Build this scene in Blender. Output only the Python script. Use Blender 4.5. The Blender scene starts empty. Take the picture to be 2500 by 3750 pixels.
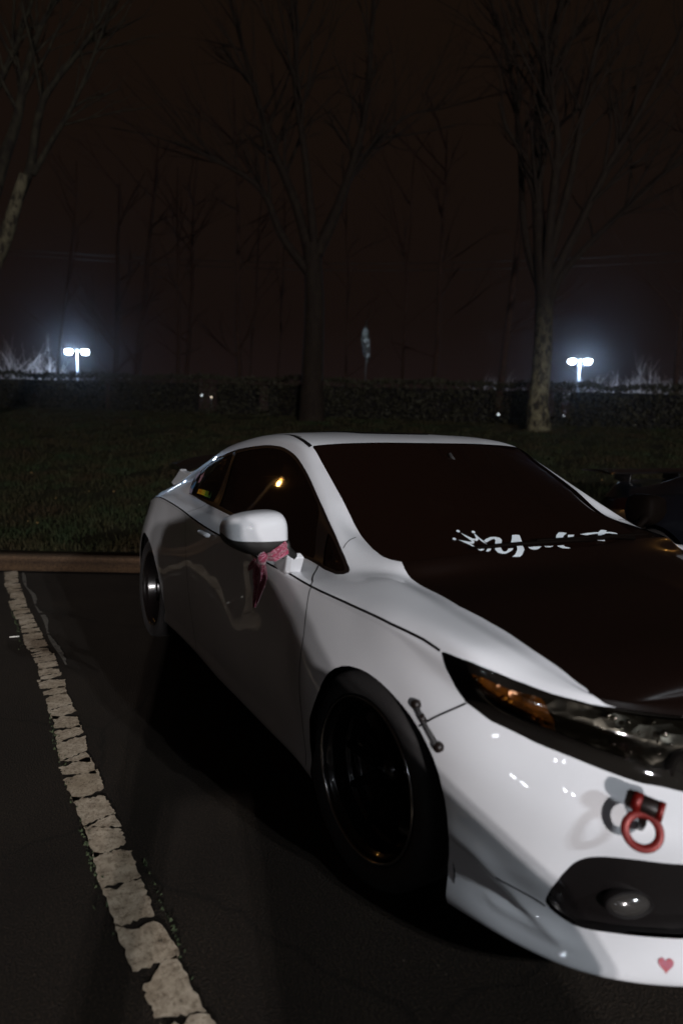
import bpy, bmesh, math, random
import numpy as np
from mathutils import Vector, Matrix, kdtree, geometry
R = math.radians
SC = bpy.context.scene
COL = SC.collection

# ================================================================ camera, sky, lights, exposure
CAM_POS = (1.5449, -1.7499, 1.3079)
cam_d = bpy.data.cameras.new('camera'); cam = bpy.data.objects.new('camera', cam_d); COL.objects.link(cam)
_r = Vector((0.4861, 0.8737, 0.0186)); _u = Vector((-0.1118, 0.0411, 0.9929)); _d = Vector((-0.8667, 0.4848, -0.1176))
cam.matrix_world = Matrix(((_r.x, _u.x, -_d.x, CAM_POS[0]), (_r.y, _u.y, -_d.y, CAM_POS[1]), (_r.z, _u.z, -_d.z, CAM_POS[2]), (0, 0, 0, 1)))
cam_d.sensor_fit = 'VERTICAL'; cam_d.sensor_height = 36; cam_d.sensor_width = 24
cam_d.lens = 2398.9/3750*36
cam_d.clip_start = .05; cam_d.clip_end = 600
cam_d.dof.use_dof = True; cam_d.dof.focus_distance = 2.75; cam_d.dof.aperture_fstop = 1.7
SC.camera = cam
SC.view_settings.view_transform = 'Standard'; SC.view_settings.look = 'None'
SC.view_settings.exposure = 0; SC.view_settings.gamma = 1
SC.render.resolution_x = 682; SC.render.resolution_y = 1024

world = bpy.data.worlds.new('World'); SC.world = world; world.use_nodes = True
wn = world.node_tree.nodes; wl = world.node_tree.links
bg = wn['Background']
tcw = wn.new('ShaderNodeTexCoord'); sep = wn.new('ShaderNodeSeparateXYZ'); wl.new(tcw.outputs['Generated'], sep.inputs[0])
rampw = wn.new('ShaderNodeValToRGB'); wl.new(sep.outputs['Z'], rampw.inputs[0])
rampw.color_ramp.elements[0].position = 0.0; rampw.color_ramp.elements[0].color = (.0112, .0068, .0068, 1)
e_ = rampw.color_ramp.elements.new(.16); e_.color = (.0070, .0040, .0031, 1)
rampw.color_ramp.elements[2].position = 0.6; rampw.color_ramp.elements[2].color = (.0078, .0044, .0026, 1)
wl.new(rampw.outputs[0], bg.inputs[0]); bg.inputs[1].default_value = 1.0

def lamp_light(name, kind, loc, energy, color, size=.1, target=None, blend=.5, cone=120, parent=None):
    l = bpy.data.lights.new(name, kind); l.energy = energy; l.color = color
    if kind in ('POINT', 'SPOT'): l.shadow_soft_size = size
    if kind == 'SPOT': l.spot_size = R(cone); l.spot_blend = blend
    o = bpy.data.objects.new(name, l); COL.objects.link(o); o.location = loc
    if target is not None: o.rotation_euler = (Vector(target)-Vector(loc)).to_track_quat('-Z', 'Y').to_euler()
    return o
KEY = Vector((20.3, 3.3, 10.0))        # tall lot lamp ahead of the car, twin heads
LOW = Vector((24.5, -9.8, 4.8))        # lower lamp behind the photographer
SODIUM = [Vector((-35.5, -13.16, 10.85)), Vector((-60.5, -7.5, 11.56)), Vector((-15.5, 36.5, 6.5))]   # orange street lamps off to the left, behind the cars
KEY_COL = (.86, .93, 1.0)
for dy in (-.55, .55):
    lamp_light('lot_lamp_light', 'POINT', KEY+Vector((0, dy, 0)), 5800, KEY_COL, .14)
for dy in (-.12, .12):
    lamp_light('wall_lamp_light', 'POINT', LOW+Vector((.6*dy, 2*dy, 0)), 12300, (1, .95, .95), .12)
LOT_LEFT = [(Vector((19.9, -32.5, 8.6)), 1500, .34), (Vector((17.2, -15.1, 10.6)), 560, .22)]   # more twin-headed lamps across the lot, narrow beams added only for bumper highlights
for p_, w_, r_ in LOT_LEFT:
    for dy in (-.62, .62): lamp_light('lot_lamp_light', 'SPOT', p_+Vector((.74*dy, .62*dy, -.1)), w_/2, (.82, .88, 1.0), r_, (.80, -.45, .55), .4, 120/(p_-Vector((.8, -.45, .55))).length)
for s_ in SODIUM: lamp_light('street_lamp_light', 'POINT', s_+Vector((.1, 0, -.15)), 170, (1, .48, .12), .07)
def at(u, v, d):
    """point seen at photograph pixel (u, v), d metres along the view"""
    return Vector(CAM_POS)+(_d+_r*((u-1250)/2398.9)-_u*((v-1875)/2398.9))*d

# thin haze added to stand in for lens bloom round the lamps
hz_m = bpy.data.materials.new('haze'); hz_m.use_nodes = True; _t = hz_m.node_tree; _t.nodes.remove(_t.nodes['Principled BSDF']); _pv = _t.nodes.new('ShaderNodeVolumePrincipled')
_pv.inputs['Color'].default_value = (.9, .93, 1, 1); _pv.inputs['Density'].default_value = .00042; _pv.inputs['Anisotropy'].default_value = .95; _t.links.new(_pv.outputs[0], _t.nodes['Material Output'].inputs['Volume'])

# ================================================================ helpers
def mat(name, base=(.5,.5,.5), rough=.5, metal=0, coat=0, coat_rough=.03, spec=.5, emit=None, emit_s=0, trans=0, alpha=1, sheen=0):
    m = bpy.data.materials.new(name); m.use_nodes = True
    b = m.node_tree.nodes['Principled BSDF']
    b.inputs['Base Color'].default_value = (*base, 1); b.inputs['Roughness'].default_value = rough
    b.inputs['Metallic'].default_value = metal; b.inputs['Coat Weight'].default_value = coat
    b.inputs['Coat Roughness'].default_value = coat_rough; b.inputs['Specular IOR Level'].default_value = spec
    b.inputs['Transmission Weight'].default_value = trans; b.inputs['Sheen Weight'].default_value = sheen
    if emit: b.inputs['Emission Color'].default_value = (*emit, 1); b.inputs['Emission Strength'].default_value = emit_s
    return m
def nd(m, t, **kw):
    n = m.node_tree.nodes.new(t)
    for k, v in kw.items():
        if k.startswith('i_'): n.inputs[k[2:].replace('_', ' ')].default_value = v
        else: setattr(n, k, v)
    return n
def lk(m, a, b): m.node_tree.links.new(a, b)
def bsdf(m): return m.node_tree.nodes['Principled BSDF']
def ramp(m, fac, stops, interp='LINEAR'):
    r = nd(m, 'ShaderNodeValToRGB'); r.color_ramp.interpolation = interp
    e = r.color_ramp.elements
    while len(e) < len(stops): e.new(.5)
    for k, (p_, c) in enumerate(stops):
        e[k].position = p_; e[k].color = (*c, 1) if len(c) == 3 else c
    lk(m, fac, r.inputs[0]); return r
def coords(m, scale=(1,1,1), kind='Object'):
    t = nd(m, 'ShaderNodeTexCoord'); mp = nd(m, 'ShaderNodeMapping'); mp.inputs['Scale'].default_value = scale
    lk(m, t.outputs[kind], mp.inputs[0]); return mp.outputs[0]
def noise(m, vec, scale, detail=4, rough=.55, dist=0):
    n = nd(m, 'ShaderNodeTexNoise'); n.inputs['Scale'].default_value = scale; n.inputs['Detail'].default_value = detail
    n.inputs['Roughness'].default_value = rough; n.inputs['Distortion'].default_value = dist
    lk(m, vec, n.inputs['Vector']); return n.outputs[0]
def bump(m, h, strength=.3, dist=.01):
    b = nd(m, 'ShaderNodeBump'); b.inputs['Strength'].default_value = strength; b.inputs['Distance'].default_value = dist
    lk(m, h, b.inputs['Height']); lk(m, b.outputs[0], bsdf(m).inputs['Normal']); return b
def noisy(name, c0, c1, scale=20, rough=.6, bs=.3, bd=.01, **kw):
    m = mat(name, c0, rough, **kw); v = coords(m); n = noise(m, v, scale)
    r = ramp(m, n, [(.3, c0), (.7, c1)]); lk(m, r.outputs[0], bsdf(m).inputs['Base Color']); bump(m, n, bs, bd); return m

def tag(o, label=None, cat=None, group=None, kind=None):
    if label: o['label'] = label
    if cat: o['category'] = cat
    if group: o['group'] = group
    if kind: o['kind'] = kind
    return o
def empty(name, loc=(0,0,0), rz=0):
    o = bpy.data.objects.new(name, None); COL.objects.link(o); o.location = loc; o.rotation_euler = (0, 0, rz); return o
def link(name, me, m=None, parent=None, smooth=True):
    o = bpy.data.objects.new(name, me); COL.objects.link(o)
    if m is not None: me.materials.append(m)
    if parent is not None: o.parent = parent
    if smooth and len(me.polygons): me.polygons.foreach_set('use_smooth', [True]*len(me.polygons))
    return o
def mesh(name, verts, faces, m=None, parent=None, smooth=True):
    me = bpy.data.meshes.new(name); me.from_pydata([tuple(map(float, v)) for v in verts], [], [tuple(int(i) for i in f) for f in faces]); me.update()
    return link(name, me, m, parent, smooth)
class MB:
    """collects boxes, tubes, lathes and grids, links them as one mesh"""
    def __init__(s): s.v = []; s.f = []
    def add(s, v, f):
        o = len(s.v); s.v += [tuple(map(float, a)) for a in v]; s.f += [tuple(o+i for i in q) for q in f]
    def box(s, c, d, M=None, bev=0):
        bm = bmesh.new(); bmesh.ops.create_cube(bm, size=1)
        for v in bm.verts: v.co = Vector((v.co.x*d[0], v.co.y*d[1], v.co.z*d[2]))
        if bev: bmesh.ops.bevel(bm, geom=bm.edges[:], offset=bev, segments=3, affect='EDGES', profile=.5)
        for v in bm.verts:
            if M is not None: v.co = M @ v.co
            v.co += Vector(c)
        bm.verts.index_update(); s.add([v.co[:] for v in bm.verts], [[v.index for v in f.verts] for f in bm.faces]); bm.free()
    def tube(s, pts, rad, n=8, caps=True, flat=1):
        pts = [Vector(p_) for p_ in pts]; k = len(pts)
        rad = rad if hasattr(rad, '__len__') else [rad]*k
        up = Vector((0, 0, 1)); V = []; prev = None
        for i, p_ in enumerate(pts):
            t = (pts[min(i+1, k-1)]-pts[max(i-1, 0)]).normalized()
            if prev is None:
                a = t.cross(up); a = a.normalized() if a.length > .05 else Vector((1, 0, 0))
            else:
                a = (prev-t*prev.dot(t)); a = a.normalized() if a.length > 1e-4 else t.orthogonal().normalized()
            b = t.cross(a); prev = a
            for j in range(n):
                th = 2*math.pi*j/n; V.append(p_+(a*math.cos(th)+b*math.sin(th)*flat)*rad[i])
        F_ = [(i*n+j, i*n+(j+1) % n, (i+1)*n+(j+1) % n, (i+1)*n+j) for i in range(k-1) for j in range(n)]
        if caps: F_ += [tuple(range(n))[::-1], tuple((k-1)*n+j for j in range(n))]
        s.add(V, F_)
    def lathe(s, prof, n=48, M=None, close=False):
        """prof: list of (r, h); axis is local Y (h along Y)"""
        V = []
        for r_, h in prof:
            for j in range(n):
                th = 2*math.pi*j/n; V.append(Vector((r_*math.cos(th), h, r_*math.sin(th))))
        k = len(prof); F_ = [(i*n+j, i*n+(j+1) % n, (i+1)*n+(j+1) % n, (i+1)*n+j) for i in range(k-1) for j in range(n)]
        if close: F_ += [((k-1)*n+j, (k-1)*n+(j+1) % n, (j+1) % n, j) for j in range(n)]
        if M is not None: V = [M @ v for v in V]
        s.add(V, F_)
    def build(s, name, m=None, parent=None, smooth=True, bevel=0, sub=0):
        o = mesh(name, s.v, s.f, m, parent, smooth)
        if smooth == 'auto': pass
        if sub: md = o.modifiers.new('s', 'SUBSURF'); md.levels = md.render_levels = sub
        return o
def autosmooth(o, ang=40):
    me = o.data; bm = bmesh.new(); bm.from_mesh(me); bm.normal_update()
    for e in bm.edges:
        if len(e.link_faces) == 2 and e.calc_face_angle(0) > R(ang): e.smooth = False
    bm.to_mesh(me); bm.free(); return o

# ================================================================ materials
M = {}
M['white'] = mat('white_paint', (.78, .78, .80), .42, coat=.75, coat_rough=.012, spec=.12)
_v = coords(M['white']); _n = noise(M['white'], _v, 3.0, 3); _r2 = ramp(M['white'], _n, [(.35, (.51, .52, .54)), (.65, (.56, .565, .585))])
lk(M['white'], _r2.outputs[0], bsdf(M['white']).inputs['Base Color'])
_n2 = noise(M['white'], _v, 900, 2); bump(M['white'], _n2, .02, .0005)
M['blackpaint'] = mat('gloss_black', (.006, .005, .005), .25, coat=1, coat_rough=.02)
M['hood'] = mat('carbon_hood', (.005, .0024, .0017), .35, coat=.35, coat_rough=.04, spec=.1)
_v = coords(M['hood'], (260, 260, 260)); _c = nd(M['hood'], 'ShaderNodeTexChecker'); _c.inputs['Scale'].default_value = 1
_c.inputs['Color1'].default_value = (.0040, .0020, .0014, 1); _c.inputs['Color2'].default_value = (.0062, .0030, .0022, 1)
lk(M['hood'], _v, _c.inputs['Vector']); lk(M['hood'], _c.outputs[0], bsdf(M['hood']).inputs['Base Color'])
M['glass'] = mat('tinted_glass', (.010, .0045, .003), .02, spec=.6)
g = M['glass'].node_tree; _tr = g.nodes.new('ShaderNodeBsdfTransparent'); _tr.inputs[0].default_value = (.10, .09, .08, 1)
_mx = g.nodes.new('ShaderNodeMixShader'); _mx.inputs[0].default_value = .6
g.links.new(_tr.outputs[0], _mx.inputs[1]); g.links.new(bsdf(M['glass']).outputs[0], _mx.inputs[2]); g.links.new(_mx.outputs[0], g.nodes['Material Output'].inputs[0])
M['trim'] = mat('black_trim', (.009, .0055, .0045), .4, spec=.3)
M['plastic'] = mat('black_plastic', (.012, .011, .010), .55)
M['gap'] = mat('panel_shadow_gap', (.004, .003, .003), .9, spec=.1)
M['rubber'] = noisy('tyre_rubber', (.010, .009, .009), (.016, .014, .014), 60, .75, .15, .002)
M['rim'] = mat('gloss_black_rim', (.004, .003, .003), .25, coat=.5, coat_rough=.03, spec=.3)
M['spoke'] = mat('satin_black_spoke', (.0025, .0015, .001), .6, spec=.04)
M['disc'] = mat('brake_steel', (.02, .018, .016), .5, metal=.6)
M['lip'] = mat('dark_chrome_lip', (.30, .29, .28), .2, metal=1)
M['cloth'] = noisy('interior_cloth', (.012, .011, .011), (.02, .018, .018), 80, .9, .2, .002)
M['amber'] = mat('amber_reflector', (.30, .085, .008), .28, coat=1, coat_rough=.05)
M['chrome'] = mat('chrome', (.6, .58, .52), .12, metal=1)
M['lamp_black'] = mat('lamp_bezel', (.005, .004, .004), .6, spec=.1)
M['red'] = noisy('red_anodised', (.11, .004, .003), (.15, .006, .003), 60, .42, .1, .001, metal=.35)
M['decal'] = mat('silver_white_vinyl', (.60, .66, .70), .45)
M['inner'] = mat('wheel_well', (.006, .005, .005), .9, spec=.1)

# ================================================================ setting
rng = random.Random(7); nr = np.random.default_rng(5)
K0 = Vector((-5.18, -1.59, 0)); KD = Vector((.486, .874, 0)).normalized(); KM = Vector((-KD.y, KD.x, 0))   # kerb line, its direction, away from the lot
def kp(s, t, z=0): return K0+KD*s+KM*t+Vector((0, 0, z))
def bank(t):
    x = max(t-.30, 0); return .125+(.143*x-.0018*x*x if x < 18 else .143*18-.0018*324)
# asphalt
m = mat('asphalt', (0.03, .026, .022), .92, spec=.25); M['asphalt'] = m; v = coords(m)
n1 = noise(m, v, 1.3, 5, .6); n2 = noise(m, v, 140, 3, .7); n3 = noise(m, v, 22, 4, .6)
r1 = ramp(m, n1, [(.3, (.0130, .0090, .0060)), (.7, (.0235, .0170, .0112))]); r2 = ramp(m, n2, [(.3, (.25, .25, .25)), (.55, (1, 1, 1)), (.70, (2.8, 2.6, 2.3))])
mx = nd(m, 'ShaderNodeMix', data_type='RGBA', blend_type='MULTIPLY'); mx.inputs[0].default_value = .85
lk(m, r1.outputs[0], mx.inputs[6]); lk(m, r2.outputs[0], mx.inputs[7])
# cracks in the surface
vo = nd(m, 'ShaderNodeTexVoronoi', feature='DISTANCE_TO_EDGE'); vo.inputs['Scale'].default_value = .42
ad = nd(m, 'ShaderNodeMix', data_type='VECTOR'); ad.inputs[0].default_value = .12; nn = nd(m, 'ShaderNodeTexNoise'); nn.inputs['Scale'].default_value = 5; lk(m, v, nn.inputs[0]); lk(m, v, ad.inputs[4]); lk(m, nn.outputs['Color'], ad.inputs[5]); lk(m, ad.outputs[1], vo.inputs[0])
rc = ramp(m, vo.outputs[0], [(.0, (.55, .55, .52)), (.004, (1, 1, 1))])
mx2 = nd(m, 'ShaderNodeMix', data_type='RGBA', blend_type='MULTIPLY'); mx2.inputs[0].default_value = 1
lk(m, mx.outputs[2], mx2.inputs[6]); lk(m, rc.outputs[0], mx2.inputs[7])
vs_ = nd(m, 'ShaderNodeTexVoronoi'); vs_.inputs['Scale'].default_value = 26; lk(m, v, vs_.inputs[0]); rs_ = ramp(m, vs_.outputs[0], [(.0, (1, 1, 1)), (.10, (0, 0, 0))], 'LINEAR')
ng_ = noise(m, v, 3.1, 3); rg_ = ramp(m, ng_, [(.55, (0, 0, 0)), (.62, (1, 1, 1))]); mm_ = nd(m, 'ShaderNodeMix', data_type='RGBA', blend_type='MULTIPLY'); mm_.inputs[0].default_value = 1; lk(m, rs_.outputs[0], mm_.inputs[6]); lk(m, rg_.outputs[0], mm_.inputs[7])
mx3 = nd(m, 'ShaderNodeMix', data_type='RGBA'); lk(m, mm_.outputs[2], mx3.inputs[0]); lk(m, mx2.outputs[2], mx3.inputs[6]); mx3.inputs[7].default_value = (.15, .12, .09, 1); lk(m, mx3.outputs[2], bsdf(m).inputs['Base Color'])
bump(m, n2, .9, .008)
b = MB(); b.add([tuple(kp(-200, .1)), tuple(kp(200, .1)), tuple(kp(200, -200)), tuple(kp(-200, -200))], [(3, 2, 1, 0)])
tag(b.build('ground', m, None, False), 'dark worn asphalt of the parking lot', None, None, 'structure')
# cracked white parking line, slabs of old paint with gaps between
m = mat('old_white_paint', (.5, .46, .40), .8, spec=.2); v = coords(m)
n1 = noise(m, v, 24, 6, .7); n2 = noise(m, v, 3.2, 3); n3 = noise(m, v, 95, 4, .7)
r1 = ramp(m, n1, [(.30, (.10, .085, .065)), (.37, (.38, .305, .225)), (.6, (.62, .52, .40))]); r2 = ramp(m, n2, [(.3, (.70, .66, .60)), (.7, (1, 1, 1))])
mx = nd(m, 'ShaderNodeMix', data_type='RGBA', blend_type='MULTIPLY'); mx.inputs[0].default_value = 1; lk(m, r1.outputs[0], mx.inputs[6]); lk(m, r2.outputs[0], mx.inputs[7])
r3 = ramp(m, n3, [(.36, (.4, .37, .33)), (.5, (1, 1, 1))]); mx2 = nd(m, 'ShaderNodeMix', data_type='RGBA', blend_type='MULTIPLY'); mx2.inputs[0].default_value = .8; lk(m, mx.outputs[2], mx2.inputs[6]); lk(m, r3.outputs[0], mx2.inputs[7])
lk(m, mx2.outputs[2], bsdf(m).inputs['Base Color']); bump(m, n3, .5, .003); M['line'] = m
def line_mid(x): return -1.4127+.0225*x+.012*math.sin(x*2.1)+.006*math.sin(x*7.3)
b = MB(); x = 1.3; prev = None
def edge_pts(x, w, seed):
    r_ = random.Random(seed); skew = r_.uniform(-.032, .032); k = 13
    return [(x+skew*(2*j/(k-1)-1)+r_.uniform(-.007, .007), line_mid(x)+w*(j/(k-1)-.5)) for j in range(k)]
while x > -5.05:
    L_ = rng.choice([.05, .07, .09, .11, .14, .17]) if x < -.4 else rng.choice([.10, .17, .24, .30]); gap = rng.uniform(.004, .011) if x < -.4 else rng.uniform(.010, .020)
    x1 = max(x-L_, -5.07); w = .108+rng.uniform(-.010, .008)
    A_ = edge_pts(x, w, int(x*1000)); B_ = edge_pts(x1, w+rng.uniform(-.006, .006), int(x1*1000)+5); gs = rng.choice([.2, .6, 1, 1, 1.2]); ph_ = rng.uniform(0, 6); B_ = [(bx_+gap*1.25*max(0, gs+.45*math.sin(j*.55+ph_)+rng.uniform(-.4, .4)), by_) for j, (bx_, by_) in enumerate(B_)]
    k = 13; rows = max(3, int(L_/.015)); V = []
    shl, shr = rng.uniform(-.008, .008), rng.uniform(-.008, .008)
    for i in range(rows+1):
        f_ = i/rows
        for j in range(k):
            px = A_[j][0]*(1-f_)+B_[j][0]*f_; py = A_[j][1]*(1-f_)+B_[j][1]*f_
            if j == 0: py += rng.uniform(-.004, .004)+shl*f_
            if j == k-1: py += rng.uniform(-.004, .004)+shr*f_
            V.append((px, py, .005))
    b.add(V, [(i*k+j, i*k+j+1, (i+1)*k+j+1, (i+1)*k+j) for i in range(rows) for j in range(k-1) ])
    x = x1
o = b.build('parking_line', M['line'], None, False); tag(o, 'cracked white parking line', None, None, 'structure')
bm = bmesh.new(); bm.from_mesh(o.data); bmesh.ops.recalc_face_normals(bm, faces=bm.faces[:]); bm.to_mesh(o.data); bm.free()
m = noisy('faded_paint', (.030, .026, .020), (.16, .14, .115), 55, .9, .5, .003)
b = MB(); xs = [i*.03 for i in range(0, 92)]
V = []; F_ = []
for i, xx in enumerate(xs):
    X_ = -5.0+xx; y0 = line_mid(X_)+.095+.012*math.sin(X_*3); w = .022+.010*math.sin(X_*9)+rng.uniform(-.006, .006); V += [(X_, y0, .004), (X_, y0+w, .004)]
F_ = [(2*i, 2*i+2, 2*i+3, 2*i+1) for i in range(len(xs)-1) if rng.random() > .1]; b.add(V, F_)
tag(b.build('faded_line', m, None, False), 'faded trace of an older line', None, None, 'structure')
# moss beside the line
def blades(name, pts, h, w, m, lean=.5, seg=1, seed=1):
    r_ = np.random.default_rng(seed); n = len(pts); P_ = np.array(pts, float)
    a = r_.uniform(0, 2*math.pi, n); hh = h*r_.uniform(.45, 1.25, n); ww = w*r_.uniform(.6, 1.3, n)
    ln = r_.uniform(0, lean, n)*hh; la = r_.uniform(0, 2*math.pi, n)
    dx = np.stack([np.cos(a)*ww/2, np.sin(a)*ww/2, np.zeros(n)], 1); tip = P_+np.stack([np.cos(la)*ln, np.sin(la)*ln, hh], 1)
    mid = P_+np.stack([np.cos(la)*ln*.35, np.sin(la)*ln*.35, hh*.55], 1)
    V = np.stack([P_-dx, P_+dx, mid+dx*.7, tip, mid-dx*.7], 1).reshape(-1, 3)
    me = bpy.data.meshes.new(name); i = np.arange(n)*5
    loops = np.stack([i, i+1, i+2, i+3, i+4], 1).ravel()
    me.vertices.add(len(V)); me.vertices.foreach_set('co', V.ravel()); me.loops.add(len(loops)); me.loops.foreach_set('vertex_index', loops)
    me.polygons.add(n); me.polygons.foreach_set('loop_start', np.arange(n)*5); me.polygons.foreach_set('loop_total', np.full(n, 5)); me.update(calc_edges=True)
    return link(name, me, m, None, False)
M['moss'] = noisy('moss', (.018, .030, .010), (.035, .045, .016), 40, .9, .2, .01)
pts = []
for cx_, cy_, rx_, ry_, n_ in [(-.45, -1.492, .35, .016, 200), (-1.3, -1.500, .5, .015, 220), (-.30, -1.350, .2, .008, 60), (-.02, -1.345, .14, .010, 90), (-3.3, -1.555, .7, .015, 200)]:
    for k in range(n_//3): pts.append((cx_+rng.gauss(0, rx_/2), cy_+rng.gauss(0, ry_/2), 0))
tag(blades('moss', pts, .010, .008, M['moss'], .8, 1, 3), 'low green moss along the parking line', None, None, 'stuff')
# kerb
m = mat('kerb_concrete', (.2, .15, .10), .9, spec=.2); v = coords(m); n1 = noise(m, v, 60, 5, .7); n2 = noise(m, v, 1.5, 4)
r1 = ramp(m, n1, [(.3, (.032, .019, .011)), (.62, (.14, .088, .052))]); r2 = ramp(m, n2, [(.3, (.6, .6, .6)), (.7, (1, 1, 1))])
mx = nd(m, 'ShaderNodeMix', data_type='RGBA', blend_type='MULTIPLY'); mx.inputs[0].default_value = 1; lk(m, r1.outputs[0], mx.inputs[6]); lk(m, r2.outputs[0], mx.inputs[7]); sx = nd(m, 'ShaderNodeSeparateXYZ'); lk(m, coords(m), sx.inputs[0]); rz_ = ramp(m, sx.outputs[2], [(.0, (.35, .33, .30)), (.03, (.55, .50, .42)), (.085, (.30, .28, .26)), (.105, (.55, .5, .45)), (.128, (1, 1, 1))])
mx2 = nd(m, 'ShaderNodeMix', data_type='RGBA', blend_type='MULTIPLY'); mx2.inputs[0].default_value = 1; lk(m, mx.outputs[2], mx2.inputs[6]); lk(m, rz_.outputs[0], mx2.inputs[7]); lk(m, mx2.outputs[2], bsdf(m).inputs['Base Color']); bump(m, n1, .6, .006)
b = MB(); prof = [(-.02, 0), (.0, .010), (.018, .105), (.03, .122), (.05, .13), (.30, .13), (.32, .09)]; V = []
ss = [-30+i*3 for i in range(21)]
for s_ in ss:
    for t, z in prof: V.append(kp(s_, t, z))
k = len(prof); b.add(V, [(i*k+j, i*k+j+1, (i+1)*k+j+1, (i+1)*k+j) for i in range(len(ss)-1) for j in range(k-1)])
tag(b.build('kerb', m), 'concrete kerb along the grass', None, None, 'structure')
b = MB(); V = [kp(-30, -.10, .004), kp(30, -.10, .004), kp(30, -.02, .004), kp(-30, -.02, .004)]; b.add(V, [(0, 1, 2, 3)])  # flat dark strip along the kerb foot
tag(b.build('gutter', M['gap'], None, False), 'dark strip in the gutter at the foot of the kerb', None, None, 'structure')
# grassy bank
m = mat('turf', (.012, .014, .006), .95, spec=.1); v = coords(m); n1 = noise(m, v, 1.1, 5); n2 = noise(m, v, 40, 4, .7)
r1 = ramp(m, n1, [(.32, (.012, .0100, .005)), (.68, (.018, .018, .008))]); r2 = ramp(m, n2, [(.3, (.35, .35, .35)), (.65, (1.2, 1.2, 1.1))])
mx = nd(m, 'ShaderNodeMix', data_type='RGBA', blend_type='MULTIPLY'); mx.inputs[0].default_value = 1; lk(m, r1.outputs[0], mx.inputs[6]); lk(m, r2.outputs[0], mx.inputs[7]); lk(m, mx.outputs[2], bsdf(m).inputs['Base Color']); bump(m, n2, .8, .03)
b = MB(); ts = [.30+i*.5 for i in range(37)]+[24, 40, 80, 160]; ss = [-60+i*1.5 for i in range(101)]; V = []
for t in ts:
    for s_ in ss: V.append(kp(s_, t, bank(t)+(.02*math.sin(s_*1.3+t)+.015*math.sin(s_*.5-t*1.7) if t > .6 else 0)))
k = len(ss); b.add(V, [(i*k+j, (i+1)*k+j, (i+1)*k+j+1, i*k+j+1) for i in range(len(ts)-1) for j in range(k-1)])
tag(b.build('grass_bank', m), 'grassy bank rising to the hedge', None, None, 'structure')
m = mat('grass_blades', (.03, .035, .012), .8, spec=.15); v = coords(m); n1 = noise(m, v, 1.6, 4); n2 = noise(m, v, 60, 2)
r1 = ramp(m, n1, [(.34, (.022, .015, .007)), (.52, (.018, .0180, .007)), (.68, (.012, .021, .008))]); r2 = ramp(m, n2, [(.3, (.5, .5, .5)), (.7, (1.5, 1.4, 1.2))])
mx = nd(m, 'ShaderNodeMix', data_type='RGBA', blend_type='MULTIPLY'); mx.inputs[0].default_value = 1; lk(m, r1.outputs[0], mx.inputs[6]); lk(m, r2.outputs[0], mx.inputs[7]); lk(m, mx.outputs[2], bsdf(m).inputs['Base Color'])
N_ = 170000; u_ = nr.random(N_); t_ = .33+17.2*u_**1.15; half = (t_+7)*.62
s_c = 3.35; s_ = s_c+(t_*0)+nr.uniform(-1, 1, N_)*half
x_ = t_-.30; z_ = .125+.143*x_-.0018*x_**2
P_ = np.stack([K0.x+KD.x*s_+KM.x*t_, K0.y+KD.y*s_+KM.y*t_, z_], 1)
cl = np.sin(P_[:, 0]*3.1)*np.sin(P_[:, 1]*2.7)+np.sin(P_[:, 0]*7.7+P_[:, 1]*5.1)*.6+nr.normal(0, .5, N_); P_ = P_[cl > -.6]
tag(blades('grass', P_, .075, .012, m, 1.0, 1, 9), 'short rough grass on the bank', None, None, 'stuff')
# fallen leaves caught in the grass: a scatter nobody would count
M['leaf'] = mat('dry_leaf', (.22, .13, .045), .8)
V = []; F_ = []
for k in range(260):
    t = .4+15*rng.random()**1.3; s__ = s_c+rng.uniform(-1, 1)*(t+7)*.55; c_ = kp(s__, t, bank(t)+rng.uniform(.03, .06)); r_ = rng.uniform(.012, .028); a = rng.uniform(0, 6.3); tl = Vector((rng.uniform(-.6, .6), rng.uniform(-.6, .6), 1)).normalized()
    e1 = tl.orthogonal().normalized(); e2 = tl.cross(e1); o0 = len(V)
    for j, rr in enumerate([1, .6, .9, .5, 1.1, .6]): th = a+j*1.047; V.append(c_+(e1*math.cos(th)*rr*.6+e2*math.sin(th)*rr)*r_)
    F_.append(tuple(range(o0, o0+6)))
tag(mesh('fallen_leaves', V, F_, M['leaf'], None, False), 'small dry leaves scattered over the grass', None, None, 'stuff')
b = MB(); p0 = at(76, 2331, 5.0); g_ = lambda u, v_: (lambda r_: Vector(CAM_POS)+r_*((.006-CAM_POS[2])/r_.z))(_d+_r*((u-1250)/2398.9)-_u*((v_-1875)/2398.9))
b.tube([g_(36, 2333), g_(72, 2330)], .004, 8); M['straw'] = mat('white_straw', (.6, .58, .52), .5); tag(b.build('straw', M['straw']), 'thin white straw lying on the asphalt left of the parking line', 'straw')

# hedge
HA, HB, HC = Vector((-24.2, -.94, 0)), Vector((-15.84, 7.91, 0)), Vector((-9.81, 15.36, 0))
def hz(P_): return bank((P_-K0).dot(KM))
dirh = (HC-HA).normalized(); nh = Vector((-dirh.y, dirh.x, 0))
if nh.dot(KM) < 0: nh = -nh
HA2 = HA-dirh*16; Lh = (HC-HA2).length+9
m = mat('hedge_leaves', (.02, .018, .008), .75, spec=.25); v = coords(m); n1 = noise(m, v, 3, 4); r1 = ramp(m, n1, [(.3, (.011, .009, .0045)), (.7, (.022, .020, .009))]); lk(m, r1.outputs[0], bsdf(m).inputs['Base Color'])
holes = [(at(400, 1500, 26), .05), (at(738, 1447, 26), .045), (at(772, 1455, 26), .06), (at(958, 1512, 26), .05), (at(975, 1510, 26), .05), (at(1822, 1518, 26), .05), (at(2012, 1528, 26), .05), (at(2062, 1525, 26), .05), (at(2058, 1552, 26), .05)]
hd = [((h_[0]-Vector(CAM_POS)).normalized(), h_[1]) for h_ in holes]
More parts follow.
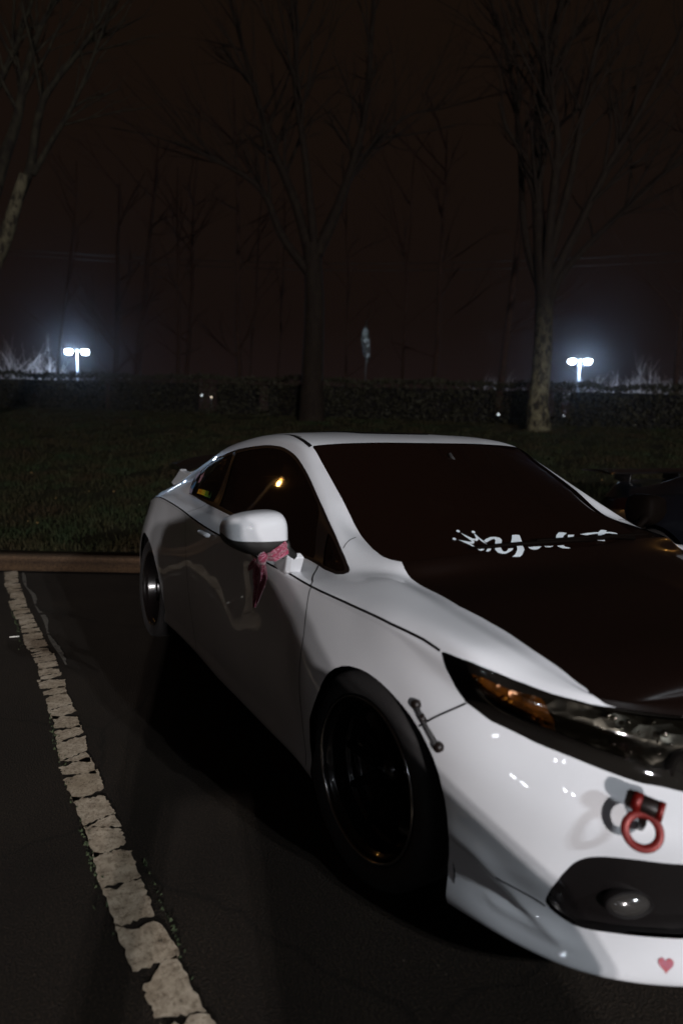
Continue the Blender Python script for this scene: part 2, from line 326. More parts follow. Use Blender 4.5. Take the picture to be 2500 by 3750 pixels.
hedge = empty('hedge', HA2+dirh*Lh/2); tag(hedge, 'long clipped dark hedge along the top of the grassy bank', 'hedge')
cnt = 46000; q_ = nr.random((cnt, 6)); V = []; F_ = []
HH = 1.16
for k in range(cnt):
    s__ = q_[k, 0]*Lh; face = q_[k, 1]
    if face < .62: dep = .0+abs(nr.normal(0, .10)); hgt = q_[k, 2]*HH
    elif face < .92: dep = q_[k, 2]*1.0; hgt = HH+nr.normal(0, .04)
    else: dep = .15+q_[k, 2]*.6; hgt = q_[k, 3]*HH
    c_ = HA2+dirh*s__+nh*dep; wob = .035*math.sin(s__*1.7)+.03*math.sin(s__*4.3+1); c_ = Vector((c_.x, c_.y, hz(c_)+hgt+wob*(hgt/HH)))-nh*(.05*math.sin(s__*2.3+hgt*3))
    d_ = c_-Vector(CAM_POS); bad = False
    for hd_, rad in hd:
        if (d_-hd_*d_.dot(hd_)).length < rad: bad = True; break
    if bad: continue
    r_ = .035+.03*q_[k, 4]; nrm = Vector(nr.normal(0, 1, 3)).normalized(); e1 = nrm.orthogonal().normalized(); e2 = nrm.cross(e1); a = q_[k, 5]*6.28
    x1_ = (e1*math.cos(a)+e2*math.sin(a))*r_; x2_ = (e2*math.cos(a)-e1*math.sin(a))*r_*.5; o0 = len(V); V += [c_-x1_, c_+x2_, c_+x1_, c_-x2_]; F_.append((o0, o0+1, o0+2, o0+3))
tag(mesh('foliage', V, F_, m, hedge, False), None, None, None, None)
bpy.data.objects['foliage'].matrix_parent_inverse = hedge.matrix_world.inverted() if False else Matrix.Translation(-(HA2+dirh*Lh/2))
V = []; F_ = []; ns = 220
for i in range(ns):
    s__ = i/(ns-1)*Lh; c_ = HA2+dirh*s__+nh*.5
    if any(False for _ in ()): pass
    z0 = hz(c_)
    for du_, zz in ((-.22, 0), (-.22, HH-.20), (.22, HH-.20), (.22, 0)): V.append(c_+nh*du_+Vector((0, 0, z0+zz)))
def hole_near(P_, P2_):
    for hd_, rad in hd:
        for f_ in (0, .25, .5, .75, 1):
            pass
    return False
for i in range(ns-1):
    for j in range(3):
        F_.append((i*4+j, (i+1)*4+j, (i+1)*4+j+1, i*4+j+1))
def seg_hit(f):
    a, b_, c_, d__ = [V[x] for x in f]; u0 = min(x.z for x in (a, b_, c_, d__)); u1 = max(x.z for x in (a, b_, c_, d__))
    for hd_, rad in hd:
        nrm = (b_-a).cross(d__-a)
        if nrm.length < 1e-6: continue
        nrm.normalize(); den = hd_.dot(nrm)
        if abs(den) < 1e-4: continue
        tt = (a-Vector(CAM_POS)).dot(nrm)/den; X_ = Vector(CAM_POS)+hd_*tt
        s0 = (X_-HA2).dot(dirh); sa = (a-HA2).dot(dirh); sb = (b_-HA2).dot(dirh)
        if min(sa, sb)-.02 <= s0 <= max(sa, sb)+.02 and u0-.1 <= X_.z <= u1+.1: return True
    return False
F_ = [f for f in F_ if not seg_hit(f)]
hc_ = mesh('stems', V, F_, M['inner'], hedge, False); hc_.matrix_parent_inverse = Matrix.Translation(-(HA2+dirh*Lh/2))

# small lights beyond the hedge, seen through its gaps
def glow(name, col, s): return mat(name, (0, 0, 0), .5, emit=col, emit_s=s)
M['glow_w'] = glow('white_lamp', (.85, .95, 1), 2.2); M['glow_c'] = glow('cyan_lamp', (.45, .9, .9), 1.6); M['glow_y'] = glow('warm_lamp', (1, .85, .65), 1.6)
wh = ['leftmost, low under the hedge', 'high up, left of middle', 'warm one in the thick of the hedge', 'cyan one at the foot of the hedge', 'second cyan one at its foot', 'left of the thick tree trunk', 'just right of the thick trunk', 'far right of the thick trunk', 'lowest, right of the thick trunk']
for k, (P_, rad) in enumerate(holes):
    l_ = empty('garden_lamp', (P_.x, P_.y, hz(P_))); tag(l_, 'tiny garden lamp glinting through the hedge, '+wh[k], 'garden lamp', 'garden lamps seen through gaps in the hedge')
    hgt = P_.z-l_.location.z
    b = MB()
    for j in range(4): b.box((rng.uniform(-.035, .035), rng.uniform(-.035, .035), hgt+rng.uniform(-.035, .035)), (.022, .022, rng.uniform(.02, .045)))
    b.build('lamp_head', (M['glow_c'] if k in (3, 4) else M['glow_y'] if k == 2 else M['glow_w']), l_, False)
    if hgt > .08: b = MB(); b.tube([(0, 0, 0), (0, 0, hgt-.03)], .02, 6); b.build('post', M['plastic'], l_)

# trees
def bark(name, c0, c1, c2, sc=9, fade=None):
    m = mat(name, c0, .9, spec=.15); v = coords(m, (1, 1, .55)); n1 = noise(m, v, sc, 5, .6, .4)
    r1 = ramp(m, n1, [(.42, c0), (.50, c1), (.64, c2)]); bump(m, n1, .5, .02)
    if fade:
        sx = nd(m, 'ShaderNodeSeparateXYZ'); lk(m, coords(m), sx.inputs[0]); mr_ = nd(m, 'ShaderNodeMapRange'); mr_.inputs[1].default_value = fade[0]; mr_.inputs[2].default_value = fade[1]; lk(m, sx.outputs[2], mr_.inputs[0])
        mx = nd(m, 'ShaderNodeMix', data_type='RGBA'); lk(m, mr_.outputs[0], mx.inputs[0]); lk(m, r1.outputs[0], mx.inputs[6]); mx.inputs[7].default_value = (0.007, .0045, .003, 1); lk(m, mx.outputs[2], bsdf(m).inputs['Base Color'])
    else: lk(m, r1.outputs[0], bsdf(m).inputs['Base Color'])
    return m
M['bark_pale'] = bark('mottled_bark', (.012, .009, .006), (.040, .034, .020), (.065, .056, .034))
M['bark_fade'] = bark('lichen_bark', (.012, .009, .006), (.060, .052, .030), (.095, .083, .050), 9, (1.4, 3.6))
M['bark_dark'] = bark('dark_bark', (.007, .004, .0024), (.009, .0055, .0034), (.012, .008, .0045))
M['bark_mid'] = bark('weathered_bark', (.006, .004, .0025), (.010, .008, .0045), (.017, .014, .008))
M['bark_black'] = bark('night_bark', (.018, .009, .0055), (.024, .012, .008), (.030, .015, .010))
def grow(mb, p_, d_, r_, L_, depth, rr, up=.25, spread=.5, twig=5, minr=.006, n=6):
    """a limb with a wander, and its children"""
    pts = [p_.copy()]; rad = [r_]; steps = max(3, int(L_/.5) if L_ > 1.5 else 3); d2 = d_.normalized()
    for i in range(steps):
        d2 = (d2+Vector((rr.gauss(0, .10), rr.gauss(0, .10), rr.gauss(0, .07)+up*.10))).normalized()
        pts.append(pts[-1]+d2*(L_/steps)); rad.append(r_*(1-.55*(i+1)/steps))
    mb.tube(pts, rad, n if r_ > .03 else 4, caps=False)
    if depth <= 0 or rad[-1] < minr: return
    for c in range(twig if depth > 1 else twig+1):
        i = rr.randint(max(1, steps//3), steps); ax = Vector((rr.gauss(0, 1), rr.gauss(0, 1), rr.gauss(0, .6))).normalized()
        dd = (pts[i]-pts[i-1]).normalized(); nd2 = (dd+(ax-dd*ax.dot(dd))*rr.uniform(spread*.6, spread*1.4)+Vector((0, 0, up*.3))).normalized()
        grow(mb, pts[i], nd2, rad[i]*rr.uniform(.45, .72), L_*rr.uniform(.45, .72), depth-1, rr, up, spread, twig, minr, max(4, n-1))
def px_limb(mb, pix, dist, rad, rr, sub=3, depth=2, twig=4, base=None, n=10, spread=.6, L_=None):
    """limb through photograph points at a given distance, then its own side branches"""
    P_ = [at(u, v, d) for (u, v), d in zip(pix, dist)]
    if base is not None: P_[0] = base
    pts = []; rs = []
    k = len(P_); Q = [P_[0]*2-P_[1]]+P_+[P_[-1]*2-P_[-2]]
    for i in range(k-1):
        for j in range(5):
            t = j/5; a, b_, c_, d__ = Q[i], Q[i+1], Q[i+2], Q[i+3]
            pts.append(.5*((2*b_)+(c_-a)*t+(2*a-5*b_+4*c_-d__)*t*t+(-a+3*b_-3*c_+d__)*t**3)); rs.append(rad[i]*(1-t)+rad[i+1]*t)
    pts.append(P_[-1]); rs.append(rad[-1]); mb.tube(pts, rs, n, caps=False)
    m_ = len(pts)
    for c in range(sub*3):
        i = rr.randint(m_//3, m_-1); dd = (pts[i]-pts[i-1]).normalized(); ax = Vector((rr.gauss(0, 1), rr.gauss(0, 1), rr.gauss(0, .5))).normalized()
        nd2 = (dd*.9+(ax-dd*ax.dot(dd))*rr.uniform(.4, 1.0)*spread*1.5+Vector((0, 0, .15))).normalized()
        grow(mb, pts[i], nd2, max(rs[i]*rr.uniform(.35, .6), .02), (L_ or 2.6)*rr.uniform(.6, 1.2), depth, rr, .2, spread, twig, .004, 6)
    return pts
def tree_obj(base, label, bark_m, branch_m, trunk_fn, crown_fn, group=None, cat='tree', name='bare_tree'):
    t = empty(name, base); tag(t, label, cat, group)
    for nm, fn, mm in (('trunk', trunk_fn, bark_m), ('crown', crown_fn, branch_m)):
        b = MB(); fn(b); b.v = [tuple(Vector(v_)-Vector(base)) for v_ in b.v]; b.build(nm, mm, t)
    return t
# the thick tree right of the middle, its lower trunk pale with lichen
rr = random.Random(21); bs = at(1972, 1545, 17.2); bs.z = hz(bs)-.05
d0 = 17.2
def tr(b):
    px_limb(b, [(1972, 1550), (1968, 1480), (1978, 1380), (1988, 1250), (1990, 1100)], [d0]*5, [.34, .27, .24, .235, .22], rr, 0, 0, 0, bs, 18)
def cr(b):
    for pix, rd, dd in [([(1990, 1130), (1975, 900), (1965, 560), (1990, 250), (2070, -60)], [.21, .17, .14, .10, .06], [0, 0, .2, .3, .3]),
                    ([(1992, 1120), (2010, 850), (2040, 520), (2010, 330), (1960, 0)], [.17, .12, .09, .07, .04], [0, -.3, -.5, -.8, -1]),
                    ([(1995, 1150), (2060, 1000), (2250, 800), (2420, 640), (2560, 560)], [.13, .10, .08, .06, .04], [0, .3, .8, 1, 1]),
                    ([(1990, 1080), (2100, 860), (2230, 600), (2330, 430), (2480, 140)], [.15, .11, .09, .07, .04], [0, 0, -.2, -.5, -1]),
                    ([(1985, 1080), (1920, 860), (1900, 500), (1860, 220), (1780, -30)], [.13, .09, .07, .05, .03], [0, .3, .8, 1, 1.2]),
                    ([(2000, 980), (2090, 640), (2140, 360), (2200, 100), (2260, -60)], [.12, .09, .07, .05, .03], [0, -.3, -.6, -.9, -1.2])]:
        px_limb(b, pix, [d0+x for x in dd], rd, rr, 5, 3, 3)
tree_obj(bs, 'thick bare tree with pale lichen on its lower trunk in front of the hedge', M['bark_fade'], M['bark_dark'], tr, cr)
# the tree behind the car, middle
rr = random.Random(22); bs = at(1140, 1530, 19.0); bs.z = hz(bs)-.05; d1 = 19.0
def tr(b): px_limb(b, [(1140, 1530), (1142, 1400), (1150, 1200), (1150, 1050), (1140, 900)], [d1]*5, [.40, .32, .29, .27, .26], rr, 0, 0, 0, bs, 16)
def cr(b):
    for pix, rd, dd in [([(1140, 960), (1080, 740), (990, 520), (930, 320), (830, -40)], [.17, .14, .11, .08, .05], [0, .2, .4, .6, .8]),
                    ([(1130, 1000), (1030, 860), (960, 700), (820, 600), (640, 520)], [.14, .11, .08, .06, .03], [0, -.3, -.6, -.9, -1]),
                    ([(1160, 930), (1220, 800), (1290, 600), (1340, 380), (1370, -40)], [.19, .15, .12, .09, .06], [0, 0, .3, .6, 1]),
                    ([(1150, 900), (1120, 600), (1080, 300), (1090, 100), (1060, -60)], [.13, .10, .08, .05, .04], [0, -.4, -.6, -1, -1.2]),
                    ([(1180, 860), (1290, 640), (1400, 500), (1500, 420), (1610, 400)], [.10, .08, .06, .04, .02], [0, .4, .8, 1, 1.2])]:
        px_limb(b, pix, [d1+x for x in dd], rd, rr, 5, 3, 3)
tree_obj(bs, 'dark bare tree with a forked vase-shaped crown standing behind the coupe roof', M['bark_dark'], M['bark_dark'], tr, cr)
# pale limbs leaning in from the left
rr = random.Random(23); bs = at(-330, 1520, 13.5); bs.z = hz(bs); d2_ = 12.5
def tr(b): px_limb(b, [(-330, 1700), (-200, 1300), (-60, 1040), (10, 900), (60, 740), (90, 640)], [13.5, 13.2, 13, 12.6, 12.4, 12.3], [.26, .20, .15, .13, .11, .09], rr, 0, 0, 0, bs, 14)
def cr(b):
    for pix, rd in [([(60, 740), (110, 620), (140, 440), (180, 330), (340, 120), (430, -60)], [.10, .08, .07, .06, .04, .02]),
                    ([(-70, 900), (10, 600), (60, 450), (100, 250), (150, 100), (240, -60)], [.13, .11, .09, .07, .05, .03]),
                    ([(120, 640), (200, 500), (260, 400), (330, 240), (400, 40)], [.06, .05, .04, .03, .02]),
                    ([(-100, 500), (0, 300), (60, 160), (140, -60)], [.08, .06, .05, .03])]:
        px_limb(b, pix, [d2_]*len(pix), rd, rr, 4, 3, 3, L_=1.6)
tree_obj(bs, 'mottled pale tree leaning into the left edge of the picture', M['bark_pale'], M['bark_mid'], tr, cr)
# slim woodland trunks beyond the hedge
slim = [(425, 1380, 34, .19, 'slim dark tree just left of the lamp-lit shrubs'), (490, 1375, 33, .20, 'straight dark trunk between the left lamp and the trunk pair'), (655, 1378, 32, .13, 'left trunk of the close pair beyond the hedge'), (682, 1378, 33, .13, 'right trunk of the close pair beyond the hedge'),
        (870, 1385, 31, .15, 'straight slim tree left of the forked tree'), (905, 1385, 36, .07, 'thin sapling beside the straight slim tree'), (1010, 1388, 35, .08, 'thin trunk just left of the forked tree'), (1272, 1395, 33, .09, 'thin tree between the forked tree and the hanging banner'),
        (1470, 1400, 30, .09, 'thin tree just right of the hanging banner'), (1578, 1402, 29, .14, 'leaning slim tree midway between the banner and the thick tree'), (1822, 1408, 28, .19, 'leaning dark tree left of the thick pale trunk'), (200, 1370, 38, .12, 'slim tree among the lit shrubs at the far left'), (2475, 1425, 27, .12, 'slim dark tree at the far right beyond the hedge')]
for k, (u, v_, d, r_, lab) in enumerate(slim):
    rr = random.Random(100+k); P_ = at(u, v_+60, d); P_.z = hz(P_); hgt = rr.uniform(11, 15)
    top = [P_]; dirn = Vector((rr.gauss(.02, .02), rr.gauss(.03, .03), 1))
    for i in range(7): top.append(top[-1]+(dirn+Vector((rr.gauss(0, .035), rr.gauss(0, .035), 0))).normalized()*hgt/7)
    def tr(b): b.tube(top, [r_*(1-.11*i) for i in range(8)], 8, caps=False)
    def cr(b):
        for c in range(11):
            i = rr.randint(1, 6); f_ = rr.random(); p_ = top[i].lerp(top[i+1], f_); a = rr.uniform(0, 6.28)
            grow(b, p_, Vector((math.cos(a), math.sin(a), rr.uniform(.4, 1.3))), r_*rr.uniform(.22, .42), rr.uniform(1.6, 3.4), 2, rr, .3, .55, 3, .006, 5)
    tree_obj(P_, lab, M['bark_black'], M['bark_black'], tr, cr, 'slim woodland trees beyond the hedge', 'tree', 'woodland_tree')

# far car-park lamps with twin heads
M['lampglow'] = glow('floodlight_glow', (.78, .90, 1.0), 60); M['pole'] = mat('grey_pole', (.16, .165, .18), .6)
def twin_lamp(base, head, axis, col, label, group, energy=1500, e_col=(.75, .85, 1), glow_m=None, s=1.0, light=True, name='lamp_post'):
    t = empty(name, base); tag(t, label, 'lamp post', group); h_ = head.z-base.z
    b = MB(); b.tube([(0, 0, 0), (0, 0, h_*.5), (0, 0, h_+.1)], [.08*s, .06*s, .05*s], 12); b.build('pole', M['pole'], t)
    b = MB(); b.tube([tuple(axis*-.45*s+Vector((0, 0, h_))), tuple(axis*.45*s+Vector((0, 0, h_)))], .025, 8); b.build('cross_arm', M['pole'], t)
    for sg in (-1, 1):
        hd_ = MB(); c_ = axis*(.62*s*sg)+Vector((0, 0, h_)); hd_.lathe([(.01, .16*s), (.16*s, .13*s), (.24*s, .05*s), (.25*s, .01)], 16, Matrix.Translation(c_+Vector((0, 0, .02))) @ Matrix.Rotation(R(90), 4, 'X')); ho = hd_.build('lamp_head', M['pole'], t)
        g_ = MB(); n_ = 14; V = [c_+Vector((0, 0, -.10*s))]
        rings = [(.24, -.01), (.27, -.14), (.21, -.26), (.09, -.33)]
        V = []
        for rr_, zz in rings:
            for j in range(n_): V.append(c_+Vector((rr_*s*math.cos(j*2*math.pi/n_), rr_*s*math.sin(j*2*math.pi/n_), zz*s+.02)))
        g_.add(V, [(i*n_+j, i*n_+(j+1) % n_, (i+1)*n_+(j+1) % n_, (i+1)*n_+j) for i in range(3) for j in range(n_)]+[tuple(3*n_+j for j in range(n_))])
        go = g_.build('lamp_lens', glow_m or M['lampglow'], ho)
    return t
for u0, u1, v0, lab in ((250, 315, 1283, 'twin-headed white floodlight glaring at the left beyond the hedge'), (2092, 2152, 1318, 'twin-headed white floodlight glaring at the right beside the thick tree')):
    d = 50; H_ = at((u0+u1)/2, v0, d); ax = (at(u1, v0, d)-at(u0, v0, d)); ax.z = 0; ax = ax.normalized(); bz = Vector((H_.x, H_.y, bank(30)))
    twin_lamp(bz, H_, ax, None, lab, 'far floodlights beyond the hedge')
    lamp_light('floodlight', 'POINT', H_+Vector((0, 0, -.35))+(_d*-.8), 2000, (.50, .70, 1), .25)
# shrubs caught by the floodlights
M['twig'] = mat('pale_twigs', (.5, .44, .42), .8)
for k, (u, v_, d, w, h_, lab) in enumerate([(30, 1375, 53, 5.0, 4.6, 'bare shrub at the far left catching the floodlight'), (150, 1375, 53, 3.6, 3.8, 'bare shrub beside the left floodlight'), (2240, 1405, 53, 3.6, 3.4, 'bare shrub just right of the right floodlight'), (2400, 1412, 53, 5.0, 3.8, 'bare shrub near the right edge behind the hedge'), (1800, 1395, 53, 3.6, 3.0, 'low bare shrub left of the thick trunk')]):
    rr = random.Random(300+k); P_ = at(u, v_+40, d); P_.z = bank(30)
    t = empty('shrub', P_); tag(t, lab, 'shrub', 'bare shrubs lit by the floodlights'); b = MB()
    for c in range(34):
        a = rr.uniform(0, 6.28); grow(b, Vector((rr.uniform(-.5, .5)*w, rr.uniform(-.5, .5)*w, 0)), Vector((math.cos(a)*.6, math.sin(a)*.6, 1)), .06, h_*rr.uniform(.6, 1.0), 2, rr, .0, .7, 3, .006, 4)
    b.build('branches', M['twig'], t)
# glossy banner hanging in folds on a thin pole
P_ = at(1337, 1400, 25); P_.z = hz(P_); top_z = at(1337, 1190, 25).z
t = empty('banner', P_); tag(t, 'narrow glossy banner hanging in folds on a thin pole above the hedge', 'banner')
b = MB(); b.tube([(0, 0, 0), (0, 0, top_z-P_.z+.15)], .022, 8); b.build('pole', M['plastic'], t)
m = mat('foil_banner', (.05, .05, .055), .22, metal=.6, coat=1); v = coords(m); n1 = noise(m, v, 5, 3, .6, .5); bump(m, n1, 1, .15); r1 = ramp(m, n1, [(.46, (.01, .01, .012)), (.58, (.35, .42, .46))]); lk(m, r1.outputs[0], bsdf(m).inputs['Base Color'])
z1 = at(1330, 1205, 25).z-P_.z; z0 = at(1335, 1328, 25).z-P_.z; V = []; F_ = []; nn_ = 26; mm_ = 9
for i in range(nn_):
    f_ = i/(nn_-1); z = z1+(z0-z1)*f_; w = .035+.12*math.sin(math.pi*min(1, f_*.95+.05))**.7
    for j in range(mm_):
        g_ = j/(mm_-1)-.5; p_ = _r*(g_*w*2-.03*math.sin(f_*5)); V.append((p_.x+.05*math.sin(g_*14+f_*4)*_d.x, p_.y+.05*math.sin(g_*14+f_*4)*_d.y, z+.03*math.sin(g_*9)))
F_ = [(i*mm_+j, i*mm_+j+1, (i+1)*mm_+j+1, (i+1)*mm_+j) for i in range(nn_-1) for j in range(mm_-1)]
mesh('cloth', V, F_, m, t); lamp_light('floodlight', 'SPOT', at(1250, 900, 16), 160, (.6, .85, 1), .1, at(1335, 1270, 25), .3, 7)  # spot without a lamp, added to brighten the banner
# overhead cables far behind
for k, (v0, v1, lab) in enumerate([(905, 920, 'upper of two dark cables crossing behind the trees'), (922, 952, 'lower of two dark cables crossing behind the trees')]):
    A_ = at(-100, v0, 42); B_ = at(2600, v1, 42); b = MB(); b.tube([A_.lerp(B_, i/12)+Vector((0, 0, -.9*math.sin(math.pi*i/12))) for i in range(13)], .025, 5); tag(b.build('cable', M['plastic']), lab, 'cable', 'cables behind the trees')

M['lotglow'] = glow('lot_lamp_glow', (.9, .94, 1), 12)
# lamps of the lot that light the scene, out of the picture
twin_lamp(Vector((KEY.x, KEY.y, 0)), KEY+Vector((0, 0, .35)), Vector((0, 1, 0)), None, 'tall twin-headed lot lamp ahead of the parked coupe', 'lot lamps behind the photographer', glow_m=M['lotglow'], s=.9)
for (p_, w_, r_), lab in zip(LOT_LEFT, ('farther twin-headed lot lamp to the left of the photographer', 'nearer twin-headed lot lamp to the left of the photographer')):
    twin_lamp(Vector((p_.x, p_.y, 0)), p_+Vector((0, 0, .35)), Vector((.766, .643, 0)), None, lab, 'lot lamps behind the photographer', glow_m=M['lotglow'])
M['sodium'] = glow('sodium_glow', (1, .42, .08), 70)
for s_, lab in zip(SODIUM, ('orange sodium street lamp on a tall pole off to the left', 'farther orange sodium street lamp off to the left', 'orange sodium street lamp off to the right beyond the dark coupe')):
    t = empty('street_lamp', (s_.x-1.3, s_.y, 0)); tag(t, lab, 'street lamp', 'orange street lamps round the lot'); hh = s_.z
    b = MB(); b.tube([(0, 0, 0), (0, 0, hh-.2), (.3, 0, hh+.1), (1.1, 0, hh+.12)], [.11, .08, .06, .05], 10); b.build('pole', M['pole'], t)
    b = MB(); b.box((1.3, 0, hh+.14), (.6, .3, .12), None, .04); b.build('lamp_hood', M['pole'], t)
    b = MB(); b.lathe([(0, -.08), (.06, -.06), (.09, 0), (.06, .06), (0, .08)], 16, Matrix.Translation((1.3, 0, hh))); b.build('lamp_lens', M['sodium'], t)
# the lower lamp on a post, behind the photographer
t = empty('area_lamp', (LOW.x, LOW.y, 0)); tag(t, 'white twin-lens area lamp on a post behind the photographer', 'lamp post')
b = MB(); b.tube([(.45, 0, 0), (.45, 0, 4.9)], [.07, .05], 10); b.build('pole', M['pole'], t)
b = MB(); b.box((.40, 0, 4.8), (.14, .9, .35), None, .03); b.build('lamp_head', M['pole'], t)
# photographer standing behind the camera, whose shadow falls across the side of the car
PCX = Vector((1.9, -2.02, 0)); PA = Vector((-.9466, .3224, 0)); PL = Vector((-.3224, -.9466, 0))
def pp(l, a, z): return PL*l+PA*a+Vector((0, 0, z))
def skin(name, nodes, edges, m, parent, sub=2):
    me = bpy.data.meshes.new(name); me.from_pydata([tuple(pp(*n[:3])) for n in nodes], edges, []); me.update()
    o = bpy.data.objects.new(name, me); COL.objects.link(o); o.parent = parent; me.materials.append(m)
    md = o.modifiers.new('skin', 'SKIN'); md.use_smooth_shade = True
    sv = me.skin_vertices[0].data
    for i, n in enumerate(nodes): sv[i].radius = (n[3], n[4] if len(n) > 4 else n[3])
    sv[0].use_root = True
    s2 = o.modifiers.new('sub', 'SUBSURF'); s2.levels = s2.render_levels = sub
    return o
ph = empty('person', PCX); tag(ph, 'person in a dark padded coat standing behind the camera holding it with both hands', 'person')
M['skin'] = mat('skin', (.45, .28, .20), .5); M['coat'] = noisy('dark_coat', (.02, .02, .025), (.03, .03, .035), 30, .85, .2, .004); M['jeans'] = noisy('dark_jeans', (.02, .025, .04), (.03, .035, .05), 60, .85, .2, .002); M['hairm'] = noisy('dark_hair', (.015, .01, .008), (.03, .02, .015), 90, .6, .4, .003)
body_n = [(-.03, 0, .95, .11, .09), (-.04, .0, 1.12, .10, .085), (-.05, .0, 1.24, .09, .08), (-.062, .01, 1.36, .045), (-.065, .02, 1.45, .045), (-.068, .04, 1.53, .062), (-.068, .05, 1.60, .078), (-.068, .04, 1.66, .070),
          (.12, .0, 1.30, .045), (.18, .0, 1.30, .045), (.20, .03, 1.07, .040), (.02, .30, 1.16, .032), (-.07, .38, 1.24, .024),
          (-.15, .0, 1.25, .045), (-.22, .0, 1.22, .045), (-.33, .04, 1.01, .040), (-.27, .28, 1.14, .032), (-.20, .38, 1.24, .024),
          (.08, 0, .88, .10), (.12, .02, .48, .062), (.13, -.01, .10, .042), (.14, .12, .05, .036), (-.14, 0, .88, .10), (-.26, .05, .48, .062), (-.34, .02, .10, .042), (-.36, .14, .05, .036)]
body_e = [(0, 1), (1, 2), (2, 3), (3, 4), (4, 5), (5, 6), (6, 7), (3, 8), (8, 9), (9, 10), (10, 11), (11, 12), (3, 13), (13, 14), (14, 15), (15, 16), (16, 17), (0, 18), (18, 19), (19, 20), (20, 21), (0, 22), (22, 23), (23, 24), (24, 25)]
skin('body', body_n, body_e, M['skin'], ph)
b = MB(); V = []; nn_ = 28
for z_, l0, l1, dp in ((.50, -.33, .20, .13), (.75, -.39, .22, .15), (.99, -.375, .228, .15), (1.09, -.315, .230, .15), (1.17, -.278, .231, .15), (1.25, -.225, .230, .145), (1.31, -.180, .226, .13), (1.35, -.135, .215, .11), (1.378, -.100, .190, .085), (1.398, -.105, .09, .072), (1.44, -.10, -.03, .055)):
    for k in range(nn_):
        a = 2*math.pi*k/nn_; V.append(pp((l0+l1)/2+(l1-l0)/2*math.cos(a), dp*math.sin(a), z_+.008*math.sin(a*3)))
b.add(V, [(i*nn_+j, i*nn_+(j+1) % nn_, (i+1)*nn_+(j+1) % nn_, (i+1)*nn_+j) for i in range(10) for j in range(nn_)]); b.build('coat', M['coat'], ph)
for sg in (0, 1):
    s_n = [[(.19, .02, 1.30, .075), (.195, .06, 1.09, .060), (.03, .30, 1.16, .045)], [(-.20, .02, 1.24, .075), (-.31, .06, 1.03, .062), (-.26, .28, 1.14, .045)]][sg]
    skin('sleeve', s_n, [(0, 1), (1, 2)], M['coat'], ph)
jn = [(-.03, 0, .90, .13, .11), (.08, 0, .84, .115), (.12, .02, .48, .075), (.13, -.01, .12, .058), (-.14, 0, .84, .115), (-.26, .05, .48, .075), (-.34, .02, .12, .058)]
skin('trousers', jn, [(0, 1), (1, 2), (2, 3), (0, 4), (4, 5), (5, 6)], M['jeans'], ph)
skin('hair', [(-.068, -.02, 1.56, .075), (-.068, .0, 1.64, .085), (-.068, .03, 1.69, .080), (-.068, -.04, 1.48, .05)], [(0, 1), (1, 2), (0, 3)], M['hairm'], ph)
for sg, x0 in ((1, -.07), (-1, -.20)):
    for k in range(5):
        dz = -.03+.018*k if k < 4 else .03; ln = (.052, .062, .066, .058, .045)[k]
        if k < 4: nn = [(x0, .38, 1.24, .010), (x0, .40, 1.24+dz, .009), (x0-sg*.02, .40+ln*.5, 1.24+dz, .008), (x0-sg*.045, .40+ln*.6, 1.24+dz, .007)]
        else: nn = [(x0, .37, 1.25, .011), (x0-sg*.015, .36, 1.28, .010), (x0-sg*.035, .355, 1.295, .008)]
        skin('finger', nn, [(i, i+1) for i in range(len(nn)-1)], M['skin'], ph, 1)
b = MB(); cc = pp(-.135, .345, 1.29); b.box(tuple(cc), (.05, .13, .085), Matrix.Rotation(math.atan2(PA.y, PA.x), 3, 'Z'), .012); o = b.build('handheld_camera', M['plastic']); o.location = PCX; tag(o, 'small black camera held in both hands', 'camera')
# unseen bag added to shade the front wheel and bumper corner
bg_ = empty('shade_bag', PCX+pp(-.5, -.02, 0)); tag(bg_, 'bulky unseen bag added at the hip to shade the front wheel and bumper', 'bag')
b = MB(); V = []; prof_ = [(-.30, .95), (-.40, .93), (-.60, .74), (-.80, .56), (-.86, .44), (-.84, .10), (-.74, .02), (-.34, .02), (-.28, .15)]
for a_ in (-.14, .12):
    for l_, z_ in prof_: V.append(pp(l_, a_, z_)-pp(-.5, -.02, 0))
k = len(prof_); b.add(V, [tuple(range(k)), tuple(range(2*k-1, k-1, -1))]+[(i, (i+1) % k, k+(i+1) % k, k+i) for i in range(k)]); o = b.build('shade_bag_body', M['coat'], bg_, False); md = o.modifiers.new('b', 'BEVEL'); md.width = .035; md.segments = 3
b = MB(); b.tube([pp(-.42, .0, .90)-pp(-.5, -.02, 0), pp(-.30, .02, 1.15)-pp(-.5, -.02, 0), pp(-.15, .0, 1.40)-pp(-.5, -.02, 0)], .012, 6); b.build('strap', M['coat'], bg_)

b = MB(); b.box((-20, 5, 11.4), (150, 110, 25.0)); o = b.build('haze', hz_m, None, False); tag(o, 'thin haze added for a glow round the lamps', None, None, 'stuff')

